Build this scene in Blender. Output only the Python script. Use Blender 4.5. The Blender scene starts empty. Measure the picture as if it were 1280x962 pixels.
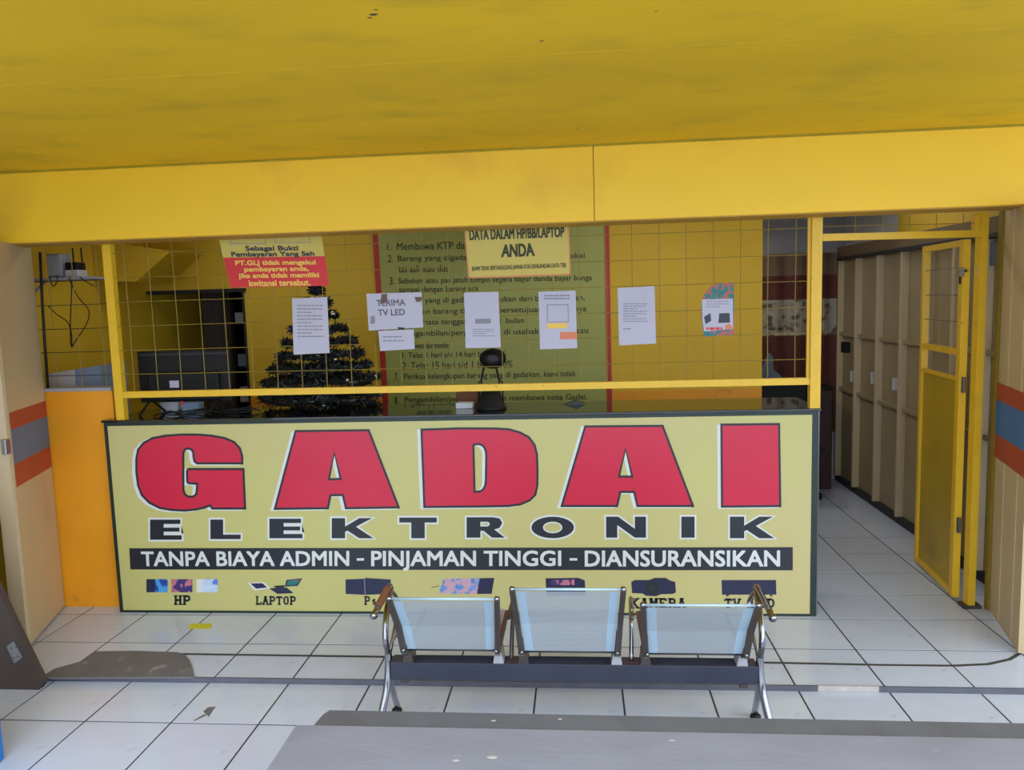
import bpy, bmesh, math, random
from mathutils import Vector, Matrix
from mathutils.geometry import tessellate_polygon
random.seed(7)
C = bpy.context.scene.collection
PI = math.pi

# ------------------------------------------------------------------ camera, sky, light
S = 1.85                                   # eye height in metres
R = ((0.99601159, -0.02003112, -0.08694635),
     (0.08424252, -0.10992621, 0.99036328),
     (-0.02939577, -0.99373788, -0.10780031))   # rows: world X, Y, Z in camera axes (right, down, forward)
cd = bpy.data.cameras.new('camera'); cam = bpy.data.objects.new('camera', cd); C.objects.link(cam)
cd.sensor_width = 36; cd.lens = 964 / 1280 * 36; cd.clip_start = 0.05; cd.clip_end = 200
m = Matrix([[R[i][0], -R[i][1], -R[i][2], 0] for i in range(3)] + [[0, 0, 0, 1]])
m.translation = Vector((0, 0, S)); cam.matrix_world = m
bpy.context.scene.camera = cam

w = bpy.data.worlds.new('sky'); bpy.context.scene.world = w; w.use_nodes = True
bg = w.node_tree.nodes['Background']
bg.inputs[0].default_value = (0.70, 0.83, 1.0, 1); bg.inputs[1].default_value = 1.75

sd = bpy.data.lights.new('sun', 'SUN'); sun = bpy.data.objects.new('sun', sd); C.objects.link(sun)
sd.energy = 0.9; sd.angle = math.radians(60); sd.color = (1, 0.97, 0.92)      # veiled sun of an overcast day, from the street
sun.rotation_euler = (math.radians(48), 0, math.radians(38))

vs = bpy.context.scene.view_settings
vs.view_transform = 'Standard'; vs.look = 'None'; vs.gamma = 1; vs.use_curve_mapping = False
vs.exposure = 0.97

def lamp(name, loc, power, size, col):
    d = bpy.data.lights.new(name, 'AREA'); o = bpy.data.objects.new(name, d); C.objects.link(o)
    d.shape = 'RECTANGLE'; d.size = size[0]; d.size_y = size[1]; d.energy = power; d.color = col
    o.location = loc
    return o

# ------------------------------------------------------------------ measuring helpers (surveyed points)
def ray(u, v):
    c = (u - 640, v - 481, 964)
    return Vector([R[i][0]*c[0] + R[i][1]*c[1] + R[i][2]*c[2] for i in range(3)])
def W(u, v, Y): r = ray(u, v); r *= Y / r.y; return Vector((r.x, Y, r.z + S))       # point on the upright plane y = Y
def G(u, v, z=0): r = ray(u, v); r *= (z - S) / r.z; return Vector((r.x, r.y, z))   # point on the level plane
def SX(u, v, X): r = ray(u, v); r *= X / r.x; return Vector((X, r.y, r.z + S))      # point on a side wall

# ------------------------------------------------------------------ materials
def lin(c):
    return tuple([x/12.92 if x <= .04045 else ((x+.055)/1.055)**2.4 for x in c]) + (1,)
MATS = {}
def mat(name, col, rough=.6, metal=0, var=.06, scale=6, bump=.0, bscale=60, col2=None, c2lo=.55, c2hi=.7, c2scale=3, spec=.5, rand=0, emit=0, coat=0, detail=6, stretch=(1,1,1)):
    if name in MATS: return MATS[name]
    M = bpy.data.materials.new(name); M.use_nodes = True; nt = M.node_tree; N = nt.nodes; L = nt.links
    b = N['Principled BSDF']; b.inputs['Roughness'].default_value = rough; b.inputs['Metallic'].default_value = metal
    b.inputs['Specular IOR Level'].default_value = spec
    b.inputs['Coat Weight'].default_value = coat
    tc = N.new('ShaderNodeTexCoord'); mp = N.new('ShaderNodeMapping'); mp.inputs['Scale'].default_value = stretch
    L.new(tc.outputs['Object'], mp.inputs[0])
    nz = N.new('ShaderNodeTexNoise'); nz.inputs['Scale'].default_value = scale; nz.inputs['Detail'].default_value = detail
    L.new(mp.outputs[0], nz.inputs['Vector'])
    hs = N.new('ShaderNodeHueSaturation'); hs.inputs['Color'].default_value = lin(col)
    mr = N.new('ShaderNodeMapRange'); mr.inputs['From Min'].default_value = .3; mr.inputs['From Max'].default_value = .7
    mr.inputs['To Min'].default_value = 1 - var; mr.inputs['To Max'].default_value = 1 + var
    L.new(nz.outputs[0], mr.inputs[0])
    val = mr.outputs[0]
    if rand:
        oi = N.new('ShaderNodeObjectInfo'); r2 = N.new('ShaderNodeMapRange')
        r2.inputs['To Min'].default_value = 1 - rand; r2.inputs['To Max'].default_value = 1 + rand
        L.new(oi.outputs['Random'], r2.inputs[0]); mu = N.new('ShaderNodeMath'); mu.operation = 'MULTIPLY'
        L.new(val, mu.inputs[0]); L.new(r2.outputs[0], mu.inputs[1]); val = mu.outputs[0]
    L.new(val, hs.inputs['Value'])
    out = hs.outputs[0]
    if col2:
        n2 = N.new('ShaderNodeTexNoise'); n2.inputs['Scale'].default_value = c2scale; n2.inputs['Detail'].default_value = 8
        L.new(mp.outputs[0], n2.inputs['Vector'])
        m2 = N.new('ShaderNodeMapRange'); m2.inputs['From Min'].default_value = c2lo; m2.inputs['From Max'].default_value = c2hi
        L.new(n2.outputs[0], m2.inputs[0])
        mx = N.new('ShaderNodeMix'); mx.data_type = 'RGBA'; mx.inputs['B'].default_value = lin(col2)
        L.new(m2.outputs[0], mx.inputs['Factor']); L.new(out, mx.inputs['A']); out = mx.outputs['Result']
    L.new(out, b.inputs['Base Color'])
    if bump:
        n3 = N.new('ShaderNodeTexNoise'); n3.inputs['Scale'].default_value = bscale; n3.inputs['Detail'].default_value = 4
        L.new(mp.outputs[0], n3.inputs['Vector'])
        bp = N.new('ShaderNodeBump'); bp.inputs['Strength'].default_value = bump; bp.inputs['Distance'].default_value = .01
        L.new(n3.outputs[0], bp.inputs['Height']); L.new(bp.outputs[0], b.inputs['Normal'])
    if emit:
        b.inputs['Emission Color'].default_value = lin(col); b.inputs['Emission Strength'].default_value = emit
    MATS[name] = M
    return M

YEL = mat('yellow_wall_paint', (.88,.77,.16), .55, var=.07, scale=2.2, bump=.15, bscale=25)
SOF = mat('ochre_soffit', (.76,.58,.22), .6, var=.06, scale=4)  # underside of the beam, a browner ochre than its front panels
YIN = mat('yellow_room_paint', (.86,.70,.16), .6, var=.05, scale=1.5, bump=.1, bscale=25)
YBEAM = mat('yellow_beam_paint', (.96,.78,.16), .45, var=.03, scale=1.6, col2=(.90,.70,.18), c2lo=.58, c2hi=.75, c2scale=1.6)
YCEIL = mat('yellow_ceiling_paint', (.88,.72,.09), .6, var=.12, scale=.8, col2=(.74,.63,.14), c2lo=.52, c2hi=.85, c2scale=3.4, bump=.2, bscale=9, stretch=(.7,1.2,1), detail=9)
YMET = mat('yellow_gloss_enamel', (.90,.72,.16), .38, var=.05, scale=14, col2=(.62,.40,.12), c2lo=.70, c2hi=.78, c2scale=22)
YSHT = mat('shaded_sheet_enamel', (.70,.58,.14), .45, var=.10, scale=3, col2=(.62,.50,.18), c2lo=.5, c2hi=.7, c2scale=2)  # gate sheet: its shade is put into the colour, darker than the frame
YWIRE = mat('yellow_wire_enamel', (.55,.46,.16), .45, var=.08, scale=30)
ORG = mat('orange_wall_paint', (.93,.62,.10), .55, var=.05, scale=3, col2=(.70,.48,.16), c2lo=.66, c2hi=.8, c2scale=5)
TAN = mat('tan_steel_enamel', (.78,.69,.53), .45, var=.05, scale=3, col2=(.66,.57,.42), c2lo=.6, c2hi=.8, c2scale=2, stretch=(1,1,.35))
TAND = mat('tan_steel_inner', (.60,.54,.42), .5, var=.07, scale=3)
TANL = mat('tan_flange', (.76,.68,.55), .45, var=.05, scale=4)
REDS = mat('stripe_red', (.68,.27,.18), .5, var=.05, scale=6)
BLUS = mat('stripe_blue', (.36,.44,.55), .5, var=.06, scale=6)
BLUR = mat('stripe_clear_blue', (.22,.44,.66), .5, var=.06, scale=6)
TILE = mat('white_glazed_tile', (.77,.81,.89), .13, var=.025, scale=2.5, rand=.02, spec=.45, col2=(.62,.63,.66), c2lo=.66, c2hi=.85, c2scale=4)
GROUT = mat('dark_grout', (.24,.23,.22), .95, var=.2, scale=30)
CEM = mat('dark_cement', (.42,.41,.42), .8, var=.10, scale=8, bump=.3, bscale=30, col2=(.56,.55,.56), c2lo=.62, c2hi=.7, c2scale=9)
CEMW = mat('pale_cement', (.72,.69,.68), .8, var=.12, scale=20)
STEP = mat('step_edge_paint', (.36,.36,.40), .6, var=.15, scale=12)
ASPH = mat('street_concrete', (.70,.70,.71), .9, var=.1, scale=10)
SIGN = mat('sign_yellow_print', (.76,.74,.46), .35, var=.015, scale=1.2, col2=(.77,.72,.50), c2lo=.4, c2hi=.7, c2scale=.8)
LRED = mat('print_red', (.79,.13,.25), .35, var=.02)
LBLK = mat('print_black', (.14,.15,.18), .4, var=.02)
LWHT = mat('print_white', (.84,.85,.84), .4, var=.02)
DGRN = mat('dark_green_frame', (.10,.17,.15), .4, var=.08)
DGLS = mat('black_glass', (.06,.08,.08), .04, var=.1, spec=.9)
ALU = mat('aluminium_edge', (.62,.64,.66), .3, 1, var=.05)
CHR = mat('chrome_tube', (.56,.56,.58), .16, 1, var=.06, scale=12)
BRZ = mat('dull_steel_bracket', (.34,.31,.30), .4, .6, var=.1, scale=14)
NAVY = mat('navy_beam_paint', (.17,.18,.24), .45, var=.12, scale=9)
BACK = None
GRAY = mat('grey_board_paint', (.53,.54,.59), .55, var=.09, scale=5, col2=(.60,.60,.60), c2lo=.68, c2hi=.74, c2scale=6, bump=.1, bscale=40, stretch=(.6,1.5,1))
GRAYD = mat('grey_board_edge', (.38,.39,.42), .6, var=.1, scale=8)
PAP = mat('white_paper', (.74,.73,.80), .8, var=.02)
PAPG = mat('paper_grey_print', (.55,.54,.58), .8, var=.05)
PAPD = mat('paper_dark_print', (.36,.35,.40), .8, var=.05)
PAPY = mat('yellow_card', (.80,.72,.36), .6, var=.03)
RSGN = mat('red_card', (.82,.16,.19), .5, var=.03)
ORNG = mat('orange_print', (.85,.50,.36), .6, var=.03)
GLD = mat('yellow_print', (.93,.76,.35), .6, var=.03)
GRB = mat('green_banner_vinyl', (.66,.67,.34), .5, var=.04, scale=1.5)
RBAN = mat('red_banner_edge', (.72,.20,.15), .5, var=.04)
TXG = mat('banner_text', (.20,.22,.12), .6, var=.05)
PINS = mat('black_tinsel', (.17,.20,.21), .35, .3, var=.4, scale=25)
SILV = mat('silver_bauble', (.80,.80,.78), .2, .9, var=.1)
BLK = mat('black_plastic', (.09,.09,.095), .5, var=.1, spec=.25)
BLKS = mat('dark_grey_plastic', (.18,.18,.19), .5, var=.1, spec=.3)
WPL = mat('white_plastic', (.78,.78,.80), .5, var=.03)
BLUP = mat('pale_blue_box', (.52,.58,.68), .6, var=.05)
BRN = mat('dark_brown_board', (.27,.22,.21), .55, var=.15, scale=5, stretch=(1,1,.3))
BRN2 = mat('brown_cardboard', (.45,.27,.18), .7, var=.1)
FASC = mat('brown_fascia', (.46,.38,.26), .7, var=.1)
GWAL = mat('grey_plaster', (.62,.62,.64), .8, var=.1, scale=2)
WCEL = mat('white_ceiling', (.74,.74,.74), .8, var=.05)
CURT = mat('brown_curtain', (.46,.40,.36), .8, var=.12, scale=4, stretch=(4,1,.3))
MAR = mat('maroon_cloth', (.34,.16,.14), .85, var=.15, scale=8)
FLOR = mat('floral_cloth', (.60,.57,.52), .85, var=.15, scale=14, col2=(.33,.27,.22), c2lo=.50, c2hi=.62, c2scale=13)
BRCL = mat('brown_cloth', (.44,.35,.29), .85, var=.1)
BLUC = mat('pale_blue_cloth', (.38,.44,.50), .85, var=.15)
BLUB = mat('blue_plastic', (.05,.42,.72), .4, var=.08)
TEAL = mat('teal_print', (.15,.45,.45), .5, var=.2, scale=40, col2=(.70,.35,.33), c2lo=.5, c2hi=.55, c2scale=30)
PRB = mat('phone_blue_print', (.10,.30,.62), .4, var=.5, scale=30, col2=(.30,.60,.85), c2lo=.5, c2hi=.54, c2scale=22)
PRC = mat('phone_coral_print', (.75,.45,.50), .4, var=.3, scale=30, col2=(.25,.20,.45), c2lo=.5, c2hi=.54, c2scale=22)
PRW = mat('phone_pale_print', (.75,.82,.92), .4, var=.1, scale=30, col2=(.35,.50,.85), c2lo=.5, c2hi=.54, c2scale=22)
PRN = mat('navy_print', (.14,.15,.27), .4, var=.15, scale=50)
PRT = mat('tablet_print', (.35,.55,.80), .4, var=.3, scale=40, col2=(.78,.62,.68), c2lo=.48, c2hi=.55, c2scale=26)
YSTK = mat('yellow_sticker', (.80,.78,.10), .5, var=.05)
GLZ = mat('dusty_window_glass', (.38,.42,.46), .2, var=.1)
TUBE = mat('lamp_tube', (1,1,.97), .4, emit=2)

def perforated():
    M = bpy.data.materials.new('perforated_pale_steel'); M.use_nodes = True; nt = M.node_tree; N = nt.nodes; L = nt.links
    b = N['Principled BSDF']; b.inputs['Roughness'].default_value = .35; b.inputs['Metallic'].default_value = .25
    b.inputs['Base Color'].default_value = lin((.68,.71,.73))
    tc = N.new('ShaderNodeTexCoord'); sp = N.new('ShaderNodeSeparateXYZ'); L.new(tc.outputs['Object'], sp.inputs[0])
    def wave(sock, k):
        a = N.new('ShaderNodeMath'); a.operation = 'MULTIPLY'; a.inputs[1].default_value = k; L.new(sock, a.inputs[0])
        s = N.new('ShaderNodeMath'); s.operation = 'SINE'; L.new(a.outputs[0], s.inputs[0]); return s.outputs[0]
    k = 2*PI/.0095
    p = N.new('ShaderNodeMath'); p.operation = 'MULTIPLY'; L.new(wave(sp.outputs[0], k), p.inputs[0]); L.new(wave(sp.outputs[2], k), p.inputs[1])
    g = N.new('ShaderNodeMath'); g.operation = 'GREATER_THAN'; g.inputs[1].default_value = .42; L.new(p.outputs[0], g.inputs[0])
    o = N.new('ShaderNodeMath'); o.operation = 'SUBTRACT'; o.inputs[0].default_value = 1; L.new(g.outputs[0], o.inputs[1])
    L.new(o.outputs[0], b.inputs['Alpha'])
    return M
PERF = perforated()
SOLB = mat('pale_blue_steel', (.66,.75,.81), .35, .25, var=.03)

# ------------------------------------------------------------------ mesh helpers
class MB:
    def __init__(s): s.v = []; s.f = []
    def quad(s, a, b, c, d): n = len(s.v); s.v += [Vector(a), Vector(b), Vector(c), Vector(d)]; s.f.append((n, n+1, n+2, n+3)); return s
    def box(s, a, b, bev=0):
        x0,x1 = sorted((a[0],b[0])); y0,y1 = sorted((a[1],b[1])); z0,z1 = sorted((a[2],b[2]))
        if bev:
            bm = bmesh.new(); bmesh.ops.create_cube(bm, size=1)
            for q in bm.verts: q.co = Vector((x0+(q.co.x+.5)*(x1-x0), y0+(q.co.y+.5)*(y1-y0), z0+(q.co.z+.5)*(z1-z0)))
            bmesh.ops.bevel(bm, geom=bm.edges[:], offset=bev, segments=1, affect='EDGES')
            n = len(s.v); bm.verts.index_update()
            s.v += [q.co.copy() for q in bm.verts]; s.f += [tuple(n+q.index for q in f.verts) for f in bm.faces]; bm.free(); return s
        n = len(s.v)
        s.v += [Vector((x,y,z)) for z in (z0,z1) for y in (y0,y1) for x in (x0,x1)]
        s.f += [tuple(n+i for i in q) for q in ((0,2,3,1),(4,5,7,6),(0,1,5,4),(2,6,7,3),(0,4,6,2),(1,3,7,5))]
        return s
    def hexa(s, p):      # eight corners: bottom ring of 4, top ring of 4
        n = len(s.v); s.v += [Vector(q) for q in p]
        s.f += [tuple(n+i for i in q) for q in ((3,2,1,0),(4,5,6,7),(0,1,5,4),(1,2,6,5),(2,3,7,6),(3,0,4,7))]; return s
    def bar(s, a, b, w, h, up=(0,0,1)):      # rectangular bar from a to b
        a = Vector(a); b = Vector(b); d = (b-a).normalized(); u = Vector(up)
        if abs(d.dot(u)) > .95: u = Vector((0,1,0))
        x = d.cross(u).normalized(); y = x.cross(d).normalized()
        return s.hexa([a-x*w/2-y*h/2, a+x*w/2-y*h/2, a+x*w/2+y*h/2, a-x*w/2+y*h/2, b-x*w/2-y*h/2, b+x*w/2-y*h/2, b+x*w/2+y*h/2, b-x*w/2+y*h/2])
    def tube(s, pts, r, k=8, caps=True):
        pts = [Vector(p) for p in pts]; n = len(s.v); m = len(pts); rs = r if isinstance(r, (list,tuple)) else [r]*m
        prev = None
        for i, p in enumerate(pts):
            d = (pts[min(i+1,m-1)] - pts[max(i-1,0)]).normalized()
            if prev is None: u = Vector((0,0,1)) if abs(d.z) < .9 else Vector((1,0,0)); x = d.cross(u).normalized()
            else: x = (prev - d*prev.dot(d)).normalized()
            prev = x; y = d.cross(x)
            for j in range(k):
                a = 2*PI*j/k; s.v.append(p + (x*math.cos(a) + y*math.sin(a))*rs[i])
        for i in range(m-1):
            for j in range(k):
                s.f.append((n+i*k+j, n+i*k+(j+1)%k, n+(i+1)*k+(j+1)%k, n+(i+1)*k+j))
        if caps: s.f.append(tuple(n+j for j in range(k))[::-1]); s.f.append(tuple(n+(m-1)*k+j for j in range(k)))
        return s
    def ball(s, c, r, seg=10, ring=7, sc=(1,1,1)):
        n = len(s.v); c = Vector(c)
        for i in range(ring+1):
            t = PI*i/ring
            for j in range(seg):
                a = 2*PI*j/seg; s.v.append(c + Vector((r*sc[0]*math.sin(t)*math.cos(a), r*sc[1]*math.sin(t)*math.sin(a), r*sc[2]*math.cos(t))))
        for i in range(ring):
            for j in range(seg): s.f.append((n+i*seg+j, n+(i+1)*seg+j, n+(i+1)*seg+(j+1)%seg, n+i*seg+(j+1)%seg))
        return s
    def lathe(s, c, prof, k=20):
        n = len(s.v); c = Vector(c)
        for r, z in prof:
            for j in range(k): a = 2*PI*j/k; s.v.append(c + Vector((r*math.cos(a), r*math.sin(a), z)))
        for i in range(len(prof)-1):
            for j in range(k): s.f.append((n+i*k+j, n+i*k+(j+1)%k, n+(i+1)*k+(j+1)%k, n+(i+1)*k+j))
        return s
    def prism(s, poly, off, holes=()):      # poly: 3D points of one face; off: extrusion vector
        loops = [[Vector(p) for p in poly]] + [[Vector(p) for p in h] for h in holes]
        tri = tessellate_polygon(loops); flat = [p for l in loops for p in l]; n = len(s.v); N = len(flat); off = Vector(off)
        s.v += flat + [p+off for p in flat]
        for t in tri: s.f.append(tuple(n+i for i in t)); s.f.append(tuple(n+N+i for i in t[::-1]))
        k = 0
        for l in loops:
            for i in range(len(l)): a = n+k+i; b = n+k+(i+1)%len(l); s.f.append((a, b, b+N, a+N))
            k += len(l)
        return s
    def build(s, name, material, parent=None, smooth=False, org=None):
        root = parent
        while root is not None and root.parent is not None: root = root.parent
        if root is not None: off = Vector(root.location)
        elif org is not None: off = Vector(org)
        else:
            lo = Vector([min(q[i] for q in s.v) for i in range(3)]); hi = Vector([max(q[i] for q in s.v) for i in range(3)])
            off = Vector(((lo.x+hi.x)/2, (lo.y+hi.y)/2, lo.z))
        me = bpy.data.meshes.new(name); me.from_pydata([tuple(q-off) for q in s.v], [], s.f)
        bm = bmesh.new(); bm.from_mesh(me); bmesh.ops.recalc_face_normals(bm, faces=bm.faces[:]); bm.to_mesh(me); bm.free()
        if smooth:
            for p in me.polygons: p.use_smooth = len(p.vertices) == 4
        me.materials.append(material); o = bpy.data.objects.new(name, me); C.objects.link(o)
        if root is None: o.location = off
        else: o.parent = parent
        return o
def tag(o, label=None, cat=None, group=None, kind=None):
    if label: o['label'] = label
    if cat: o['category'] = cat
    if group: o['group'] = group
    if kind: o['kind'] = kind
    return o
def thing(name, label, cat, loc, group=None):
    o = bpy.data.objects.new(name, None); C.objects.link(o); o.location = loc; o.empty_display_size = .1
    return tag(o, label, cat, group)
def struct(name, mb, material, org=(0,0,0)): return tag(mb.build(name, material, None, org=org), kind='structure')

# flat print: polygons given as surveyed points on an upright face y = Y
def pl(pts, Y): return [W(u, v, Y) for u, v in pts]
def sheet(pts, Y, t=.0006, holes=()): return MB().prism(pl(pts, Y), (0, t, 0), [pl(h, Y) for h in holes])
def outline(mb, pts, Y, w, t=.0004):     # a closed stroke of width w (metres) round the polygon
    P = pl(pts, Y); n = len(P)
    for i in range(n):
        a, b = P[i], P[(i+1) % n]; d = b-a
        if d.length < 1e-5: continue
        d.normalize(); q = Vector((-d.z, 0, d.x))*w/2; e = d*w*.35
        mb.prism([a-q-e, b-q+e, b+q+e, a+q-e], (0, t, 0))
    return mb
_tc = {}
def offset(P, w):        # mitred outward offset of a closed polygon of (u, v) points
    n = len(P); A = sum(P[i][0]*P[(i+1)%n][1]-P[(i+1)%n][0]*P[i][1] for i in range(n)); sg_ = 1 if A > 0 else -1; Q = []
    for i in range(n):
        p0, p1, p2 = Vector(P[i-1]), Vector(P[i]), Vector(P[(i+1)%n])
        a = (p1-p0).normalized(); b = (p2-p1).normalized()
        na = Vector((a.y, -a.x))*sg_; nb = Vector((b.y, -b.x))*sg_; m_ = na+nb
        if m_.length < .2: m_ = na
        m_ = m_.normalized(); Q.append(tuple(p1 + m_*w/max(.5, m_.dot(na))))
    return Q
def text_mesh(s, bold=0):
    if (s, bold) in _tc: return _tc[(s, bold)]
    cu = bpy.data.curves.new('print', 'FONT'); cu.body = s; cu.offset = bold; cu.resolution_u = 3
    o = bpy.data.objects.new('print', cu); C.objects.link(o)
    dg = bpy.context.evaluated_depsgraph_get(); dg.update(); me = bpy.data.meshes.new_from_object(o.evaluated_get(dg))
    vs_ = [(q.co.x, q.co.y) for q in me.vertices]; fs = [tuple(p.vertices) for p in me.polygons]
    bpy.data.objects.remove(o); bpy.data.curves.remove(cu); bpy.data.meshes.remove(me)
    up_ = s.isupper()
    x0 = min(a for a, b in vs_); x1 = max(a for a, b in vs_); y0 = min(b for a, b in vs_); y1 = max(b for a, b in vs_)
    if up_ and '(' not in s and '/' not in s: y0 = -bold*.7
    r = ([((a-x0)/(x1-x0), (b-y0)/(y1-y0)) for a, b in vs_], fs); _tc[(s, bold)] = r; return r
def text(mb, s, c, Y, bold=0):           # c: four corners (top-left, top-right, bottom-right, bottom-left)
    vs_, fs = text_mesh(s, 0); A, B, D, E_ = [W(u, v, Y) for u, v in c]
    k = bold*(A-E_).length*1.5; st = [(0,0)] if k == 0 else [(-k,-k),(k,-k),(k,k),(-k,k)]
    for i, (dx, dz) in enumerate(st):        # heavier print: the same glyphs laid a hair apart
        n = len(mb.v); o = Vector((dx, -.00006*i, dz))
        for a, b in vs_: mb.v.append((E_*(1-a) + D*a)*(1-b) + (A*(1-a) + B*a)*b + o)
        mb.f += [tuple(n+j for j in f) for f in fs]
    return mb
def tbox(x0, y0, x1, y1, dy=0): return [(x0,y0), (x1,y0+dy), (x1,y1+dy), (x0,y1)]
def dashes(mb, x0, y0, x1, y1, n, Y, lean=0, h=.5, fill=.85):   # rows of unreadable fine print
    st = (y1-y0)/n
    for i in range(n):
        y = y0 + i*st; x = x0; xe = x1 if i % 3 != 2 else x0 + (x1-x0)*.6
        while x < xe - 2:
            l = random.uniform(2.5, 7); xx = min(x+l, xe)
            mb.prism(pl([(x+lean*i,y), (xx+lean*i,y), (xx+lean*i,y+st*h), (x+lean*i,y+st*h)], Y), (0,.0004,0)); x = xx + .9
    return mb

# ------------------------------------------------------------------ floor with tiles
YS = 1.9353*S
fl = struct('floor', MB().box((-4.2, YS, -.2), (2.75, 8.6, -.0012)).box((-4.25, .9*S, -.2), (3.4, YS, -.0262)), GROUT)
tm = MB().box((-.5,-.5,-.010), (.5,.5,0), .0015)
cols = sorted([.7579-.2213*k for k in range(0, 14)] + [.977, 1.1925, 1.41])
rows = [1.9372, 2.1458, 2.3545, 2.5545, 2.757, 2.9685, 3.173, 3.38, 3.585, 3.79, 3.995, 4.17]
first = None
def tile(x0, x1, y0, y1, z):
    global first
    g = .0085
    if first is None:
        o = tm.build('tile', TILE, fl); first = o
    else:
        o = first.copy(); C.objects.link(o); o.parent = fl
    o.location = ((x0+x1)/2, (y0+y1)/2, z + random.uniform(-.0004, .0004)); o.scale = (x1-x0-g, y1-y0-g, 1)
for j in range(len(rows)-1):
    for i in range(len(cols)-1):
        if rows[j] > 2.4 and cols[i] < .5: continue
        if cols[i+1] > 1.42: continue
        tile(cols[i]*S, cols[i+1]*S, rows[j]*S, rows[j+1]*S, 0)
oc = [c*1.0135 for c in cols] + [1.41*1.0135+.218]
orow = [.903, 1.110, 1.317, 1.524, 1.731, 1.9335]
for j in range(len(orow)-1):
    for i in range(len(oc)-1): tile(oc[i]*S, oc[i+1]*S, orow[j]*S, orow[j+1]*S, -.025)
# step edge
tr = struct('trim_1', MB().box((-3.35, YS-.006, -.028), (3.0, YS+.004, .0015)), STEP)
MB().box((W(1022,855,YS).x, YS-.008, -.024), (W(1098,855,YS).x, YS+.006, .003)).build('cement_patch', CEMW, tr)
# door track groove: a thin dark channel that bends at the right
tp = [G(120,815.5), G(240,817.5), G(480,820.8), G(600,822.3), G(800,825), G(955,828), G(1100,831), G(1190,832), G(1235,830), G(1262,824), G(1276,816)]
mb = MB()
for a, b in zip(tp, tp[1:]): mb.bar(a+Vector((0,0,.001)), b+Vector((0,0,.001)), .016, .003)
struct('trim_2', mb, GROUT)
# cement ramp
rp = [G(50,849), G(68,838), G(100,829), G(118,816), G(170,815.5), G(222,817), G(231,820), G(237,827), G(241,837), G(243,848)]
tag(MB().prism([p+Vector((0,0,.001)) for p in rp], (0,0,.010)).build('cement_patch', CEM), 'dark grey cement patch smeared over the tiles left of the step', 'cement patch')
tag(MB().prism([G(238,779.5)+Vector((0,0,.001)), G(265,779), G(264,785.5), G(235,786)], (0,0,.001)).build('floor_sticker', YSTK), 'small yellow sticker on the tiles in front of the long counter sign', 'sticker')
tag(MB().prism([G(254,889,-.025), G(260,884,-.025), G(270,883,-.025), G(266,888,-.025), G(261,896,-.025)], (0,0,.0015)).prism([G(242,900,-.025), G(256,892,-.025), G(258,894,-.025), G(243,901,-.025)], (0,0,.001)).build('floor_chip', CEM), 'small dark chipped hole in a white tile at the lower left', 'chip')
# street
struct('ground', MB().box((-40,-40,-.3), (40,.9*S,-.032)).box((-40,.9*S,-.3), (-4.2,8.6,-.032)).box((3.4,.9*S,-.3), (40,8.6,-.032)), ASPH)

# ------------------------------------------------------------------ beam, porch ceiling, walls
YF = 2.247*S; ZB = 1.2225*S; ZT = 1.433*S
xs = W(742,220,YF).x
bw = struct('wall_front', MB().box((-6, YF+.02, ZB), (5.2, 2.37*S, 3.1)), YEL)
MB().box((-6, YF, ZB-.003), (xs-.002, YF+.02, ZT-.010), .001).build('panel', YBEAM, bw)
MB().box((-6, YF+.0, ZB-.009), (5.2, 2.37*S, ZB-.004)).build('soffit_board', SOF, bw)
MB().box((xs+.002, YF, ZB-.003), (5.2, YF+.02, ZT-.010), .001).build('panel', YBEAM, bw)
ce = struct('ceiling', MB().box((-6, 1.2, ZT+.02), (5.2, YF+.02, ZT+.16)), GROUT)
for a, b in ((1.425*S, YF-.003), (1.2, 1.422*S)):
    MB().box((-6, a, ZT), (5.2, b, ZT+.02), .001).build('board', YCEIL, ce)
sp = MB()
for u, v, r in ((467,18,.010),(462,22,.006),(677,51,.006),(722,160,.006),(843,162,.004),(858,161,.004),(1064,100,.004),(533,184,.006),(820,14,.004),(470,12,.005)):
    p = G(u, v, ZT); sp.ball(p, r, 6, 4, (1.4,.7,.25))
sp.build('dirt_speck', GROUT, ce)['kind'] = 'stuff'
# half wall and piers
YH = 2.42*S; xh0 = -1.79*S; xh1 = -1.545*S; zh = .745*S
struct('wall_left', MB().box((xh0-.3, YH, 0), (xh1, YH+.12, zh)), ORG)
struct('trim_3', MB().box((xh0-.3, YH-.008, zh), (xh1, YH+.13, zh+.02)), GWAL)
struct('wall_left_pier', MB().box((-6, YH, -.03), (xh0-.10, YH+.15, 3.1)), YIN)
struct('wall_right_pier', MB().box((1.40*S, YH-.25, -.03), (5.2, YH-.1, 3.1)), TAN)
struct('wall_left_light_block', MB().box((-4.45, -1.5, -.03), (-4.25, YH+.1, 3.1)), TAND)  # unseen wall added to keep light off the left side
# inner room
XL = -3.74; YB = 3.5*S; XW = 1.50; XD = -2.862; ZD = 2.03
struct('wall_left_inner', MB().box((XL-.15, YH+.15, 0), (XL, 8.4, 3.1)), YIN)
wb = struct('wall_back', MB().box((XD, YB, 0), (XW, YB+.14, 3.1)).box((XL, YB, ZD), (XD, YB+.14, 3.1)), YIN)
zo = W(850,487,YB).z
MB().box((XD, YB-.006, 0), (XW-.001, YB, zo)).build('orange_dado', ORG, wb)
struct('trim_4', MB().box((XL, YB-.012, ZD-.03), (XD+.02, YB+.15, ZD)).box((XD-.02, YB-.008, 0), (XD, YB+.15, ZD)), BLKS)
struct('ceiling_inner', MB().box((XL-.15, 2.37*S, 2.95), (2.8, YB, 3.05)), WCEL)
mb = MB().box((XL-.15, YB, 2.56), (2.8, 8.4, 2.66))
cb = struct('ceiling_back', mb, WCEL)
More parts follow.
